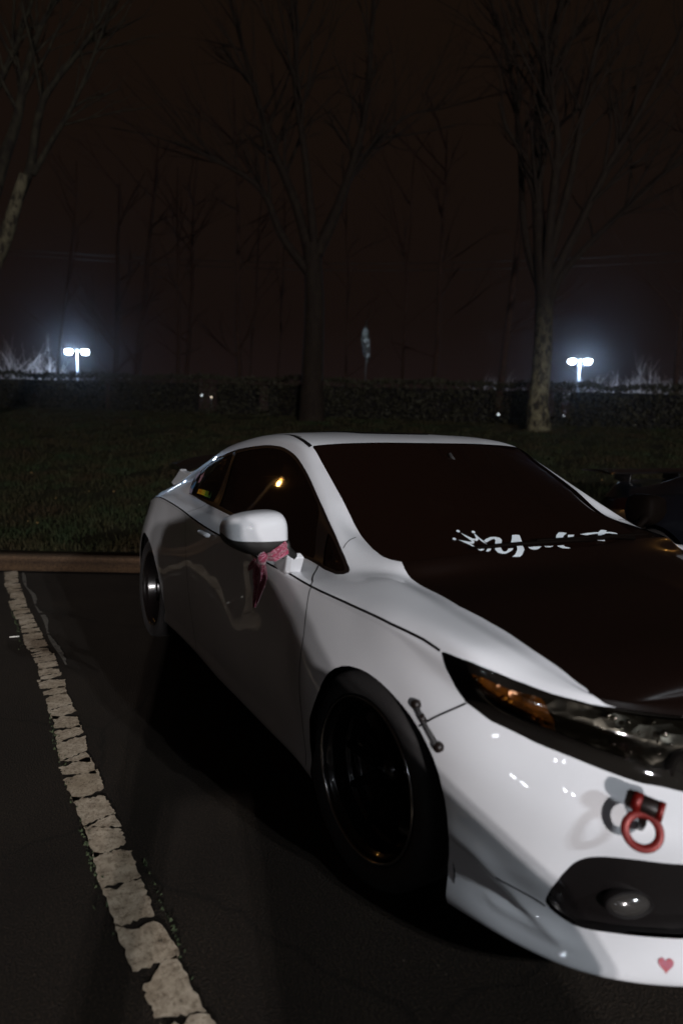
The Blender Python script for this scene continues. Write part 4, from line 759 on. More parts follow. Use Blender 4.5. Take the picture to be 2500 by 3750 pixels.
def patch_obj(s, name, m, parent, off=0.0, rim=0.0, mirror=False, both=False):
    used = np.unique(s.t); mp = -np.ones(len(s.v), int); mp[used] = np.arange(len(used))
    V = s.v[used]+s.n[used]*off; N = s.n[used]; T = mp[s.t]
    E = [(mp[a], mp[b]) for a, b in s.e if mp[a] >= 0 and mp[b] >= 0] if rim else []
    V = list(V); N = list(N); F_ = [tuple(t) for t in T]; rimf = []
    for a, b in E:
        i0 = len(V); rimf.append(len(F_)); pa, pb = V[a], V[b]; na, nb = N[a], N[b]
        w = np.cross(pb-pa, na); l = np.linalg.norm(w); w = w/l if l > 1e-9 else na
        V += [pa, pb, pb-nb*rim, pa-na*rim]; N += [w]*4; F_.append((i0, i0+1, i0+2, i0+3))
    V = np.array(V); N = np.array(N)
    def flip(V, N, F_): return V*[1, -1, 1], N*[1, -1, 1], [f[::-1] for f in F_]
    if both:
        V2, N2, F2 = flip(V, N, F_); k = len(V); on = np.abs(V[:, 1]) < 2e-4; nm_ = len(used); on[nm_:] = False
        N[on, 1] = 0; N[on] /= np.linalg.norm(N[on], axis=1, keepdims=True)
        mp2 = np.where(on, np.arange(k), np.arange(k)+k); V = np.concatenate([V, V2]); N = np.concatenate([N, N2]); nf_ = len(F_); F_ = F_+[tuple(int(mp2[i]) for i in f) for f in F2]; rimf += [i+nf_ for i in rimf]
        keep = np.zeros(len(V), bool); keep[[i for f in F_ for i in f]] = True; rm = np.cumsum(keep)-1; V = V[keep]; N = N[keep]; F_ = [tuple(int(rm[i]) for i in f) for f in F_]
    elif mirror: V, N, F_ = flip(V, N, F_)
    me = bpy.data.meshes.new(name); me.from_pydata(V.tolist(), [], [tuple(int(i) for i in f) for f in F_]); me.update()
    me.polygons.foreach_set('use_smooth', [True]*len(me.polygons))
    # orient faces with the given normals
    fn = np.zeros(len(me.polygons)*3); me.polygons.foreach_get('normal', fn); fn = fn.reshape(-1, 3)
    me.normals_split_custom_set_from_vertices(N.tolist())
    o = bpy.data.objects.new(name, me); COL.objects.link(o); me.materials.append(m); o.parent = parent
    if rimf and m is M['white']:
        me.materials.append(M['gap']); mi = np.zeros(len(me.polygons), int); mi[rimf] = 1; me.polygons.foreach_set('material_index', mi)
    return o
def strip(name, pts, width, m, parent, off=.0012, both=False):
    """a narrow band on the skin along net points"""
    P_ = []
    for (a, b) in zip(pts[:-1], pts[1:]):
        for k in range(8): P_.append(((a[0]+(b[0]-a[0])*k/8), (a[1]+(b[1]-a[1])*k/8)))
    P_.append(pts[-1]); X = [ev(*q_, off) for q_ in P_]
    for sgn in ((1, -1) if both else (1,)):
        o0 = 0; V = []; F_ = []
        for i, (x, n_) in enumerate(X):
            t = (X[min(i+1, len(X)-1)][0]-X[max(i-1, 0)][0]).normalized(); w = t.cross(n_).normalized()*width/2
            for y in (x-w, x+w): V.append((y.x, y.y*sgn, y.z))
        F_ += [(o0+2*i, o0+2*i+1, o0+2*i+3, o0+2*i+2) for i in range(len(X)-1)]
        o_ = mesh(name, V, F_, m, parent)
    return o_
def decal(name, poly, m, parent, off=.0012, sub=1):
    """flat vinyl shape stuck on the skin, outline in net coordinates"""
    P2 = []
    for a, b in zip(poly, poly[1:]+poly[:1]): P2 += [(a[0]+(b[0]-a[0])*k/sub, a[1]+(b[1]-a[1])*k/sub) for k in range(sub)]
    V = [ev(*q_, off)[0] for q_ in P2]
    t = geometry.tessellate_polygon([[Vector((q_[0], q_[1], 0)) for q_ in P2]])
    return V, [tuple(f) for f in t]
def xz_to_net(x, z, rows=(0, 5), cols=(0, 22)):
    sub = GR[int(rows[0]*RS):int(rows[1]*RS)+1, int(cols[0]*CS):int(cols[1]*CS)+1]
    d = (sub[..., 0]-x)**2+(sub[..., 2]-z)**2; i, j = np.unravel_index(d.argmin(), d.shape)
    # refine by one Newton step
    r, c = i+rows[0]*RS, j+cols[0]*CS; best = (r, c)
    for _ in range(3):
        i, j = int(min(max(best[0], 1), NRr-2)), int(min(max(best[1], 1), NCc-2))
        J = np.array([[(GR[i+1, j, k]-GR[i-1, j, k])/2, (GR[i, j+1, k]-GR[i, j-1, k])/2] for k in (0, 2)])
        e = np.array([x-GR[i, j, 0], z-GR[i, j, 2]])
        try: dlt = np.linalg.solve(J, e)
        except Exception: break
        best = (i+float(np.clip(dlt[0], -2, 2)), j+float(np.clip(dlt[1], -2, 2)))
    return (best[0]/RS, best[1]/CS)

def smooth_normals(s, ax):
    u = np.unique(s.t); s.n = s.n.copy(); A_ = np.stack([np.ones(len(u)), s.v[u, ax[0]], s.v[u, ax[1]]], 1)
    w = np.linalg.lstsq(A_, s.n[u], rcond=None)[0]; n_ = A_ @ w
    if ax == (0, 1): n_[:, 1] = s.v[u, 1]*np.polyfit(s.v[u, 1], s.n[u, 1], 1)[0]
    if ax == (0, 2): n_ = n_.mean(0)+.4*(n_-n_.mean(0))
    s.n[u] = n_/np.linalg.norm(n_, axis=1, keepdims=True); return s
car = empty('parked_car')
tag(car, 'white two-door coupe with black hood, dark windows and black wheels parked over asphalt', 'car')
body = full_patch()
# wheel openings
fa = BAKE['front_arch']; fa = [q_ for q_ in fa if q_[0] > 1.9]
fa = fa+[[1.6, 5.17], [-.5, 5.2], [-.5, 8.25], [1.5, 8.25], [2.4, 8.15], [3.0, 7.98]]
_, body = split(body, fa)
ra = []
for k in range(-4, 29):
    th = math.pi*k/24; ra.append(xz_to_net(-2.62+.352*math.cos(th), .315+.352*math.sin(th), (0, 5.5), (14, 20.5)))
ra = [q_ for q_ in ra if q_[0] > 1.2]
ra = ra+[(-.5, ra[-1][1]), (-.5, ra[0][1])]
_, body = split(body, ra)
# windows, lamps, hood
dlo, body = split(body, BAKE['dlo'])
dg, dlo = split(dlo, BAKE['door_glass']); qg, dlo = split(dlo, BAKE['quarter_glass']); cg, dlo = split(dlo, BAKE['corner_glass'])
bp, dlo = split(dlo, BAKE['b_pillar'])
ws, body = split(body, BAKE['windshield'])
hl = BAKE['hood']; last = hl[-1]
nose = [[6.95, 1.6], [7.0, 1.2], [7.05, .6], [7.05, -.5]]
hood_poly = hl+nose+[[11.5, -.5], [11.5, 8.15], [9.3, 8.15], [9.06, 8.12]]
hood, body = split(body, hood_poly)
lo = BAKE['headlight_low']; up = BAKE['headlight_up']
up2 = [q_ for q_ in up[1:]]
head_poly = lo+[[4.75, 1.75], [4.9, 1.45], [5.6, 1.25], [6.4, 1.2], [6.95, 1.22], [6.93, 1.6]]+up2[::-1]
hlp, body = split(body, head_poly)
grille_poly = [[5.05, 1.15], [5.25, .5], [5.3, -.5], [7.2, -.5], [7.2, .6], [7.15, 1.15]]
grl, body = split(body, grille_poly)
fog = BAKE['fog']; fog_poly = fog+[[1.95, 1.6], [2.1, 1.35], [2.6, 1.2], [3.1, 1.35], [3.25, 1.7]]
fgp, body = split(body, fog_poly)
intake_poly = [[1.7, -.5], [3.0, -.5], [3.0, .9], [2.4, 1.02], [1.7, .95]]
itk, body = split(body, intake_poly)
bw_poly = [[9.45, 16.05], [11.5, 15.7], [11.5, 18.7], [9.6, 18.6], [9.3, 17.5]]
bw, body = split(body, bw_poly)
sun_poly = [[10.35, 13.15], [11.5, 13.15], [11.5, 15.3], [10.35, 15.3], [10.2, 14.2]]
srf, body = split(body, sun_poly)

smooth_normals(dg, (0, 2)); smooth_normals(qg, (0, 2)); smooth_normals(ws, (0, 1))
patch_obj(body, 'body_shell', M['white'], car, rim=.016, both=True)
def largest(s):
    par = {}
    def find(a):
        while par.setdefault(a, a) != a: par[a] = par[par[a]]; a = par[a]
        return a
    for t in s.t:
        a = find(int(t[0]))
        for x in t[1:]: par[find(int(x))] = a; a = find(a)
    rt = np.array([find(int(t[0])) for t in s.t]); u, n_ = np.unique(rt, return_counts=True); s.t = s.t[rt == u[n_.argmax()]]; return s
largest(hood); patch_obj(hood, 'hood', M['hood'], car, off=.0, rim=.012, both=True)
patch_obj(ws, 'windshield', M['glass'], car, off=-.004, rim=.004, both=True)
patch_obj(bw, 'rear_window', M['glass'], car, off=-.004, both=True)
patch_obj(srf, 'sunroof', M['blackpaint'], car, off=.004, rim=.01, both=True)
for mir in (False, True):
    wf = patch_obj(dlo, 'window_frame', M['trim'], car, off=-.003, rim=.006, mirror=mir)
    patch_obj(dg, 'door_window', M['glass'], car, off=-.007, mirror=mir)
    patch_obj(qg, 'quarter_window', M['glass'], car, off=-.006, mirror=mir)
    patch_obj(cg, 'corner_window', M['glass'], car, off=-.007, mirror=mir)
    patch_obj(bp, 'window_pillar', M['blackpaint'], car, off=-.002, mirror=mir)

# dark interior
def box_obj(name, c, d, m, parent, bev=.02, M_=None):
    b = MB(); b.box(c, d, M_, bev); return b.build(name, m, parent)
fl = MB(); fl.box((-1.3, 0, .19), (4.0, 1.15, .03)); fl.build('floor_pan', M['inner'], car, False)
dsh = MB(); dsh.box((-.36, 0, .84), (.50, 1.2, .13), None, .05); dsh.box((-.52, .36, .93), (.16, .36, .09), None, .04); dsh.build('dashboard', M['cloth'], car)
for y in (-.36, .36):
    st = empty('seat'); st.parent = car
    b = MB(); b.box((-1.25, y, .50), (.52, .46, .16), None, .06); b.build('cushion', M['cloth'], st)
    b = MB(); b.box((-1.58, y, .80), (.16, .46, .60), Matrix.Rotation(R(-18), 3, 'Y'), .07); b.build('seat_back', M['cloth'], st)
    b = MB(); b.box((-1.67, y, 1.12), (.10, .26, .17), Matrix.Rotation(R(-12), 3, 'Y'), .045); b.build('headrest', M['cloth'], st)
b = MB(); b.lathe([(.185+.014*math.cos(a), .014*math.sin(a)) for a in [k*math.pi/4 for k in range(8)]], 36, Matrix.Translation((-.80, .36, .92)) @ Matrix.Rotation(R(90), 4, 'Z') @ Matrix.Rotation(R(-25), 4, 'X'), True)
b.tube([(-.80, .36, .92), (-.55, .36, .83)], .03, 10); b.tube([(-.84, .20, .94), (-.80, .36, .92), (-.84, .52, .94)], .016, 8); b.build('steering_wheel', M['cloth'], car)
b = MB(); b.box((-.62, 0, 1.17), (.03, .22, .065), None, .012); b.tube([(-.62, 0, 1.2), (-.66, 0, 1.235)], .008, 6); b.build('interior_mirror', M['cloth'], car)

# panel gaps and seams
strip('panel_gap', BAKE['bumper_gap'], .0045, M['gap'], car, both=True)
dgp = BAKE['door_gap']; dgp = dgp+[[3.3, 8.33], [2.5, 8.38], [1.5, 8.42]]
strip('panel_gap', dgp, .0045, M['gap'], car, both=True)
strip('panel_gap', BAKE['fender_gap'], .003, M['gap'], car, both=True)
strip('panel_gap', BAKE['chin_gap'], .0035, M['gap'], car, both=True)
strip('panel_gap', [[7.0, 14.55], [6.5, 14.6], [5.5, 14.65], [4.5, 14.6], [3, 14.4], [1.5, 14.2]], .004, M['gap'], car, both=True)
strip('crease_shade_strip', [q_ for q_ in BAKE['char'][::-1]]+[[6.05, c] for c in np.arange(9.3, 20.1, .25)], .0075, M['gap'], car, off=.0008, both=True)  # dark strip paints in the shade under the body crease
strip('roof_seam', [[9.1, 12.8], [9.12, 13.2], [9.1, 14], [9.1, 15], [9.2, 16]], .004, M['gap'], car, both=True)

# wheel wells
for x in (0, -2.62):
    for s_ in (-1, 1):
        b = MB(); V_ = [(x+r_*math.cos(math.pi*k/24), s_*(.80-h_), .19+max(0, r_*1.12*math.sin(math.pi*k/24))) for r_, h_ in ((.10, .34), (.39, .33), (.405, .02)) for k in range(25)]; b.add(V_, [(i*25+j, i*25+j+1, (i+1)*25+j+1, (i+1)*25+j) for i in range(2) for j in range(24)])
        b.build('wheel_well', M['inner'], car)

def wheel(x, s_, camber, steer=0):
    """deep-dish wheel; local +Y points inboard"""
    w = empty('wheel'); w.parent = car; w.location = (x, s_*.80, .3125)
    # local axes: outer face at local y=0, inboard = +y
    w.rotation_euler = (0, 0, 0 if s_ < 0 else math.pi)
    w.rotation_euler.x = R(-camber) if s_ < 0 else R(-camber)
    w.rotation_euler.z += R(steer)
    t = MB()
    prof = [(.236, .012), (.240, .004), (.250, -.004), (.268, -.012), (.288, -.012), (.302, -.004), (.3095, .012), (.3125, .035), (.3125, .075), (.309, .078), (.309, .086), (.3125, .089), (.3125, .165), (.309, .185), (.300, .205), (.27, .215), (.236, .205)]
    t.lathe(prof, 96); t.build('tyre', M['rubber'], w)
    r_ = MB()
    prof = [(.240, .010), (.238, .000), (.234, -.003), (.229, .001), (.226, .008), (.222, .020), (.214, .024), (.211, .030), (.209, .075), (.206, .080), (.200, .082), (.197, .088), (.195, .115), (.188, .120), (.150, .128), (.09, .120), (.088, .105), (.035, .100), (.033, .085), (.0, .083)]
    r_.lathe(prof, 96); r_.build('rim', M['rim'], w)
    l_ = MB(); l_.lathe([(.2385, -.0005), (.2345, -.0045), (.2295, -.0005), (.2270, .007)], 96); l_.build('rim_lip', M['lip'], w)
    for k in range(10):
        sp = MB(); a = 2*math.pi*k/10; c_, s2 = math.cos(a), math.sin(a)
        pts = [(.06*c_, .098, .06*s2), (.12*c_, .086, .12*s2), (.175*c_, .088, .175*s2), (.205*c_, .090, .205*s2)]
        sp.tube(pts, [.020, .015, .013, .016], 8); sp.build('spoke', M['spoke'], w)
    for k in range(5):
        n_ = MB(); a = 2*math.pi*k/5+.3; n_.tube([(.057*math.cos(a), .104, .057*math.sin(a)), (.057*math.cos(a), .078, .057*math.sin(a))], [.011, .009], 6); n_.build('lug_nut', M['spoke'], w)
    d_ = MB(); d_.lathe([(.10, .150), (.155, .150), (.155, .165), (.10, .165)], 48, None, True); d_.build('brake_disc', M['disc'], w)
    return w
wheel(0, -1, 1.8, 3); wheel(-2.62, -1, 2.0); wheel(0, 1, 1.8, 3); wheel(-2.62, 1, 2.0)

def P3(u, v_, y): 
    r_ = _d+_r*((u-1250)/2398.9)-_u*((v_-1875)/2398.9); return Vector(CAM_POS)+r_*((y-CAM_POS[1])/r_.y)
# ---------------------------------------------------------------- lettering and stickers
hlroot = car
for k, pl in enumerate(BAKE['letters']):
    pass
V = []; F_ = []
crown = BAKE['letters'][:4]; words = BAKE['letters'][4:]
for nm, group_ in (('crown_emblem', crown), ('windshield_lettering', words)):
    V = []; F_ = []
    for pl in group_:
        v_, f_ = decal(nm, pl, None, car, .0015, 2); o0 = len(V); V += v_; F_ += [tuple(i+o0 for i in f) for f in f_]
    mesh(nm, V, F_, M['decal'], car, False)
stm = {'pink': mat('pink_sticker', (.50, .28, .36), .5), 'blue': mat('blue_sticker', (.08, .22, .40), .5), 'mauve': mat('mauve_sticker', (.28, .26, .36), .5)}
tex = [mat('holographic_sticker_%s' % c, col, .5) for c, col in (('amber', (.95, .45, .02)), ('yellow', (.95, .75, .03)), ('lime', (.45, .90, .05)), ('green', (.08, .90, .30)))]
txt = {}
for kind, pl in BAKE['stickers']:
    v_, f_ = decal('s', pl, None, car, .0015, 2)
    if kind in stm: mesh('window_sticker', v_, f_, stm[kind], car, False)
    else: txt.setdefault(min(3, int(kind[1:])//3), []).append((v_, f_))
for k in sorted(txt):
    V = []; F_ = []
    for v_, f_ in txt[k]: o0 = len(V); V += v_; F_ += [tuple(i+o0 for i in f) for f in f_]
    mesh('handle_sticker_letters', V, F_, tex[k], car, False)
# heart sticker on the bumper lip
hr, hc = BAKE['heart'][0]; P_, n_ = ev(hr, hc, .0012); up_ = Vector((0, 0, 1)); up_ = (up_-n_*up_.dot(n_)).normalized(); sd_ = up_.cross(n_)
V = [P_]; 
for k in range(24):
    t = 2*math.pi*k/24; x = .016*math.sin(t)**3; y = .0011*(13*math.cos(t)-5*math.cos(2*t)-2*math.cos(3*t)-math.cos(4*t)); V.append(P_+sd_*x+up_*y+n_*.0)
m = mat('heart_sticker', (.55, .08, .10), .5); v = coords(m); n1 = noise(m, v, 90, 3); r1 = ramp(m, n1, [(.35, (.30, .03, .035)), (.65, (.26, .06, .11))]); lk(m, r1.outputs[0], bsdf(m).inputs['Base Color'])
mesh('heart_sticker', V, [(0, k+1, (k+1) % 24+1) for k in range(24)], m, car, False)

# ---------------------------------------------------------------- lamps in the nose
m = mat('lens', (1, 1, 1), .03); g = m.node_tree; tr_ = g.nodes.new('ShaderNodeBsdfTransparent'); gl_ = g.nodes.new('ShaderNodeBsdfGlossy'); gl_.inputs['Roughness'].default_value = .03; fr = g.nodes.new('ShaderNodeFresnel'); fr.inputs[0].default_value = 1.45
mx = g.nodes.new('ShaderNodeMixShader'); g.links.new(fr.outputs[0], mx.inputs[0]); g.links.new(tr_.outputs[0], mx.inputs[1]); g.links.new(gl_.outputs[0], mx.inputs[2]); g.links.new(mx.outputs[0], g.nodes['Material Output'].inputs[0]); tr_.inputs[0].default_value = (.82, .80, .74, 1); M['lens'] = m
m = mat('faceted_reflector', (.006, .0048, .003), .28, metal=.6, coat=.3); v = coords(m, (26, 26, 40)); vo = nd(m, 'ShaderNodeTexVoronoi'); vo.inputs['Scale'].default_value = 1; lk(m, v, vo.inputs[0]); bump(m, vo.outputs[0], .3, .012); M['facet'] = m
m = mat('amber_facet', (.16, .050, .006), .25, metal=.35, coat=1, coat_rough=.08); v = coords(m, (30, 30, 50)); vo = nd(m, 'ShaderNodeTexVoronoi'); vo.inputs['Scale'].default_value = 1; lk(m, v, vo.inputs[0]); bump(m, vo.outputs[0], .6, .015); n1 = noise(m, coords(m), 18, 3); r1 = ramp(m, n1, [(.36, (.022, .009, .002)), (.64, (.19, .062, .008))]); lk(m, r1.outputs[0], bsdf(m).inputs['Base Color']); M['amberf'] = m
amb, rest = split(hlp, BAKE['amber'])
for mir in (False, True):
    hl_ = empty('headlight'); hl_.parent = car
    patch_obj(rest, 'reflector', M['facet'], hl_, off=-.030, mirror=mir)
    patch_obj(amb, 'amber_reflector', M['amberf'], hl_, off=-.022, mirror=mir)
    o_ = patch_obj(hlp, 'lens', M['lens'], hl_, off=-.003, mirror=mir)
    # dark surround just inside the outline
    s_ = -1 if mir else 1
    bz, _k = split(hlp, [[5.9, 5.0], [6.2, 4.6], [6.45, 4.0], [6.75, 3.2], [6.80, 2.0], [6.8, 1.4], [5.2, 1.4], [5.05, 2.2], [5.15, 3.0], [5.3, 4.0], [5.45, 4.75]])
    patch_obj(_k, 'bezel', M['lamp_black'], hl_, off=-.008, mirror=mir)
    for (r_, c_, R_) in ((BAKE['proj'][0][0]+.12, BAKE['proj'][0][1]-.1, .036),):
        b = MB(); P_, n_ = ev(r_, c_, -.022); P_ = Vector((P_.x, P_.y*s_, P_.z)); ax = Vector((1, -.25*s_, 0)).normalized()
        Mx = Matrix.Translation(P_) @ ax.to_track_quat('Y', 'Z').to_matrix().to_4x4()
        b.lathe([(R_, -.01), (R_, .006), (R_*.86, .008), (R_*.8, 0), (R_*.6, .008), (R_*.3, .013), (0, .015)], 28, Mx); b.build('projector', M['lamp_black'], hl_)
    # small chrome beads added to stand in for glints on the reflector
    b = MB(); rr = random.Random(4)
    spots = [(6.0, 4.9, .0035), (5.8, 4.82, .003), (6.55, 2.75, .006), (6.52, 2.68, .005), (6.5, 2.5, .004), (6.6, 2.2, .004), (6.2, 2.4, .003), (6.3, 2.1, .006), (6.0, 2.2, .003), (5.9, 2.05, .004), (6.2, 2.6, .003), (6.05, 2.85, .003), (5.6, 1.9, .004), (5.5, 2.2, .003), (5.3, 2.5, .0025), (5.4, 2.7, .0025), (6.4, 1.7, .004), (5.9, 1.6, .005)]
    for (r_, c_, R_) in spots:
        P_, n_ = ev(r_, c_, -.015); P_ = Vector((P_.x, P_.y*s_, P_.z)); bm = bmesh.new(); bmesh.ops.create_icosphere(bm, subdivisions=2, radius=R_*1.3)
        bm.verts.index_update(); b.add([v_.co+P_ for v_ in bm.verts], [[x.index for x in f.verts] for f in bm.faces]); bm.free()
    ob = b.build('glint_beads', M['chrome'], hl_)
    b = MB()
    for (r_, c_, R_) in [(5.75, 4.3, .005), (5.7, 4.22, .005), (5.6, 4.36, .004), (5.35, 3.85, .005), (5.38, 3.72, .006), (6.1, 4.7, .005)]:
        P_, n_ = ev(r_, c_, -.014); P_ = Vector((P_.x, P_.y*s_, P_.z)); bm = bmesh.new(); bmesh.ops.create_icosphere(bm, subdivisions=2, radius=R_); bm.verts.index_update(); b.add([v_.co+P_ for v_ in bm.verts], [[x.index for x in f.verts] for f in bm.faces]); bm.free()
    b.build('amber_glint_beads', mat('amber_glint', (.8, .32, .04), .15, metal=.8), hl_)  # amber beads added for orange glints inside the lamp
gr_ = empty('grille'); gr_.parent = car
patch_obj(grl, 'mesh_panel', M['plastic'], gr_, off=-.04, both=True)
strip('chrome_bar', [[6.2, 1.2], [6.15, .8], [6.1, .4], [6.1, 0]], .03, M['blackpaint'], gr_, off=-.004, both=True)
for mir in (False, True):
    fo = empty('fog_light_pocket'); fo.parent = car; s_ = -1 if mir else 1
    patch_obj(fgp, 'pocket', M['blackpaint'], fo, off=-.035, mirror=mir)
    sdp = Patch(); 
    # the pocket's side wall
    V = []; F_ = []
    fp = fog_poly+[fog_poly[0]]
    for (r_, c_) in fp:
        for of in (-.0, -.036):
            p_ = ev(r_, c_, of)[0]; V.append((p_.x, p_.y*s_, p_.z))
    mesh('pocket_wall', V, [(2*i, 2*i+1, 2*i+3, 2*i+2) for i in range(len(fp)-1)], M['blackpaint'], fo)
    fr_, fc_ = BAKE['fog_lamp'][0]; P_, n_ = ev(fr_, fc_, -.030); P_ = Vector((P_.x, P_.y*s_, P_.z)); ax = Vector((.9, -.43*s_, .05)).normalized()
    Mx = Matrix.Translation(P_) @ Matrix.Diagonal((1, 1, .56, 1)) @ ax.to_track_quat('Y', 'Z').to_matrix().to_4x4()
    fl_ = empty('fog_lamp'); fl_.parent = fo
    b = MB(); b.lathe([(.056, -.01), (.056, .008), (.050, .012), (.046, .004)], 40, Mx); b.build('ring', M['lamp_black'], fo)
    b = MB(); b.lathe([(.048, .002), (.044, .010), (.032, .016), (.016, .020), (0, .021)], 40, Mx); b.build('glass', M['foglens'] if 'foglens' in M else M.setdefault('foglens', mat('fog_glass', (.03, .028, .026), .14, coat=1)), fo)
    bpy.data.objects.remove(fl_)
patch_obj(itk, 'lower_intake', M['plastic'], car, off=-.03, both=True)

# ---------------------------------------------------------------- door mirror
def mirror_asm(s_):
    mr = empty('door_mirror'); mr.parent = car
    # lateral stations from the outer tip inwards: y, x, z top, z seam, z bottom, half depth
    st = [(-1.078, -.438, 1.005, .992, .985, .012), (-1.071, -.432, 1.028, .977, .962, .045), (-1.052, -.425, 1.043, .972, .943, .062), (-1.01, -.418, 1.054, .971, .922, .072), (-.97, -.412, 1.060, .970, .912, .078),
          (-.93, -.408, 1.062, .970, .914, .078), (-.905, -.405, 1.060, .970, .922, .075), (-.892, -.403, 1.048, .970, .928, .066), (-.882, -.402, 1.022, .970, .934, .048), (-.877, -.402, .995, .973, .946, .015)]
    for nm, mm in (('mirror_cap', M['white']), ('mirror_base', M['plastic'])):
        V = []; n = 14; k = len(st)
        for (y, x, zt, zs, zb, dp) in st:
            for j in range(n+1):
                if nm == 'mirror_cap':
                    th = math.pi*j/n; c_, s2 = math.cos(th), math.sin(th); X = x-(-1)*dp*np.sign(c_)*abs(c_)**.62; Z = zs+(zt-zs)*abs(s2)**.5
                else:
                    th = math.pi*j/n; c_, s2 = math.cos(th), math.sin(th); X = x+dp*.94*np.sign(c_)*abs(c_)**.8; Z = zs+.001-(zs-zb)*abs(s2)**.7
                V.append((X, y*-s_*-1 if False else (y if s_ < 0 else -y), Z))
        F_ = [(i*(n+1)+j, i*(n+1)+j+1, (i+1)*(n+1)+j+1, (i+1)*(n+1)+j) for i in range(k-1) for j in range(n)]
        F_ += [tuple(range(n+1)), tuple((k-1)*(n+1)+j for j in range(n+1))][:2]
        o_ = mesh(nm, V, F_, mm, mr); bm = bmesh.new(); bm.from_mesh(o_.data); bmesh.ops.recalc_face_normals(bm, faces=bm.faces[:]); bm.to_mesh(o_.data); bm.free()
        md = o_.modifiers.new('s', 'SUBSURF'); md.levels = md.render_levels = 2
    y_ = lambda y: y if s_ < 0 else -y
    mir_ = lambda v_: Vector((v_.x, y_(v_.y), v_.z))
    b = MB(); b.tube([mir_(P3(1030, 1985, -.90)), mir_(P3(1042, 2010, -.885)), mir_(P3(1060, 2036, -.862))], [.030, .024, .030], 14, True, .7); b.build('mirror_arm', M['plastic'], mr)
    F0 = [mir_(P3(u, v_, y)) for u, v_, y in ((1004, 2058, -.862), (1034, 2032, -.872), (1054, 2028, -.874), (1069, 2046, -.866), (1056, 2098, -.862), (1047, 2107, -.860), (1023, 2092, -.860), (1008, 2076, -.860))]
    rid = [mir_(P3(1051, 2034, -.892)), mir_(P3(1041, 2090, -.872))]
    V = F0+rid+[Vector((v_.x, v_.y*.95, v_.z)) for v_ in F0]
    F_ = [(0, 1, 8), (1, 2, 8), (2, 3, 8), (3, 4, 9, 8), (4, 5, 9), (5, 6, 9), (6, 7, 8, 9), (7, 0, 8)]+[(i, (i+1) % 8, 10+(i+1) % 8, 10+i) for i in range(8)]
    o_ = mesh('mirror_foot', V, F_, M['white'], mr, False); bm = bmesh.new(); bm.from_mesh(o_.data); bmesh.ops.recalc_face_normals(bm, faces=bm.faces[:]); bm.to_mesh(o_.data); bm.free()
    md = o_.modifiers.new('b', 'BEVEL'); md.width = .004; md.segments = 3
    return mr
M['wiper'] = mat('wiper_black', (.0025, .0015, .001), .7, spec=.03)
mirror_asm(-1); _m = mirror_asm(1)
for o_ in _m.children:
    if o_.data.materials: o_.data.materials.clear(); o_.data.materials.append(M['wiper'])

# ---------------------------------------------------------------- bandana tied round the mirror arm
m = mat('paisley_cotton', (.45, .07, .14), .9, sheen=.3); v = coords(m); n0 = noise(m, v, 60, 2, .5, 1.5)
wv = nd(m, 'ShaderNodeTexVoronoi', feature='SMOOTH_F1'); wv.inputs['Scale'].default_value = 55; lk(m, v, wv.inputs[0])
mt = nd(m, 'ShaderNodeMath', operation='MULTIPLY'); mt.inputs[1].default_value = 22; lk(m, wv.outputs[0], mt.inputs[0]); sn = nd(m, 'ShaderNodeMath', operation='SINE'); lk(m, mt.outputs[0], sn.inputs[0])
r1 = ramp(m, sn.outputs[0], [(.0, (.24, .026, .062)), (.45, (.22, .024, .058)), (.62, (.040, .006, .012)), (.80, (.42, .16, .22))]); lk(m, r1.outputs[0], bsdf(m).inputs['Base Color']); M['bandana'] = m
ban = empty('bandana', (-.42, -.93, .90)); tag(ban, 'crumpled pink paisley bandana knotted round the arm of the white door mirror', 'bandana')
def ribbon(name, rows, folds, amp, seed, close=False):
    """rows: (left point, right point); pleats run along it"""
    rr = random.Random(seed); V = []; k = 25; n = len(rows)
    R2 = []
    for i in range(n-1):
        for j in range(5): t = j/5; t = t*t*(3-2*t)*.5+t*.5; R2.append((rows[i][0].lerp(rows[i+1][0], t), rows[i][1].lerp(rows[i+1][1], t)))
    R2.append(rows[-1])
    ph = rr.uniform(0, 6)
    for i, (a, b_) in enumerate(R2):
        t = i/(len(R2)-1); w = (b_-a)
        for j in range(k):
            s2 = j/(k-1); p_ = a.lerp(b_, s2); nn = Vector((.75, -.6, .1)).normalized()
            f_ = math.sin(s2*folds*2*math.pi+ph+t*1.8)*amp*(.5+.5*math.sin(math.pi*s2))+.35*amp*math.sin(s2*folds*4.7+t*9+ph*2)
            V.append(p_+nn*f_-ban.location)
    o_ = mesh(name, V, [(i*k+j, i*k+j+1, (i+1)*k+j+1, (i+1)*k+j) for i in range(len(R2)-1) for j in range(k-1)], M['bandana'], ban)
    md = o_.modifiers.new('t', 'SOLIDIFY'); md.thickness = .0016
    return o_
ribbon('wrap', [(P3(1047, 1980, -.915), P3(1057, 2026, -.90)), (P3(1020, 2000, -.935), P3(1040, 2038, -.915)), (P3(990, 2022, -.95), P3(1008, 2056, -.94)), (P3(962, 2030, -.955), P3(978, 2052, -.95))], 2.2, .006, 1)
kn = MB(); kn.tube([P3(972, 2032, -.965)-ban.location, P3(962, 2040, -.975)-ban.location, P3(958, 2052, -.965)-ban.location, P3(966, 2058, -.955)-ban.location], [.012, .016, .015, .010], 12); kn.build('knot', M['bandana'], ban)
ribbon('tail', [(P3(948, 2042, -.955), P3(972, 2052, -.955)), (P3(930, 2075, -.95), P3(975, 2090, -.945)), (P3(926, 2110, -.945), P3(978, 2120, -.94)), (P3(930, 2150, -.94), P3(968, 2155, -.935)), (P3(928, 2190, -.935), P3(953, 2190, -.93)), (P3(930, 2224, -.93), P3(938, 2224, -.93))], 2.0, .010, 2)
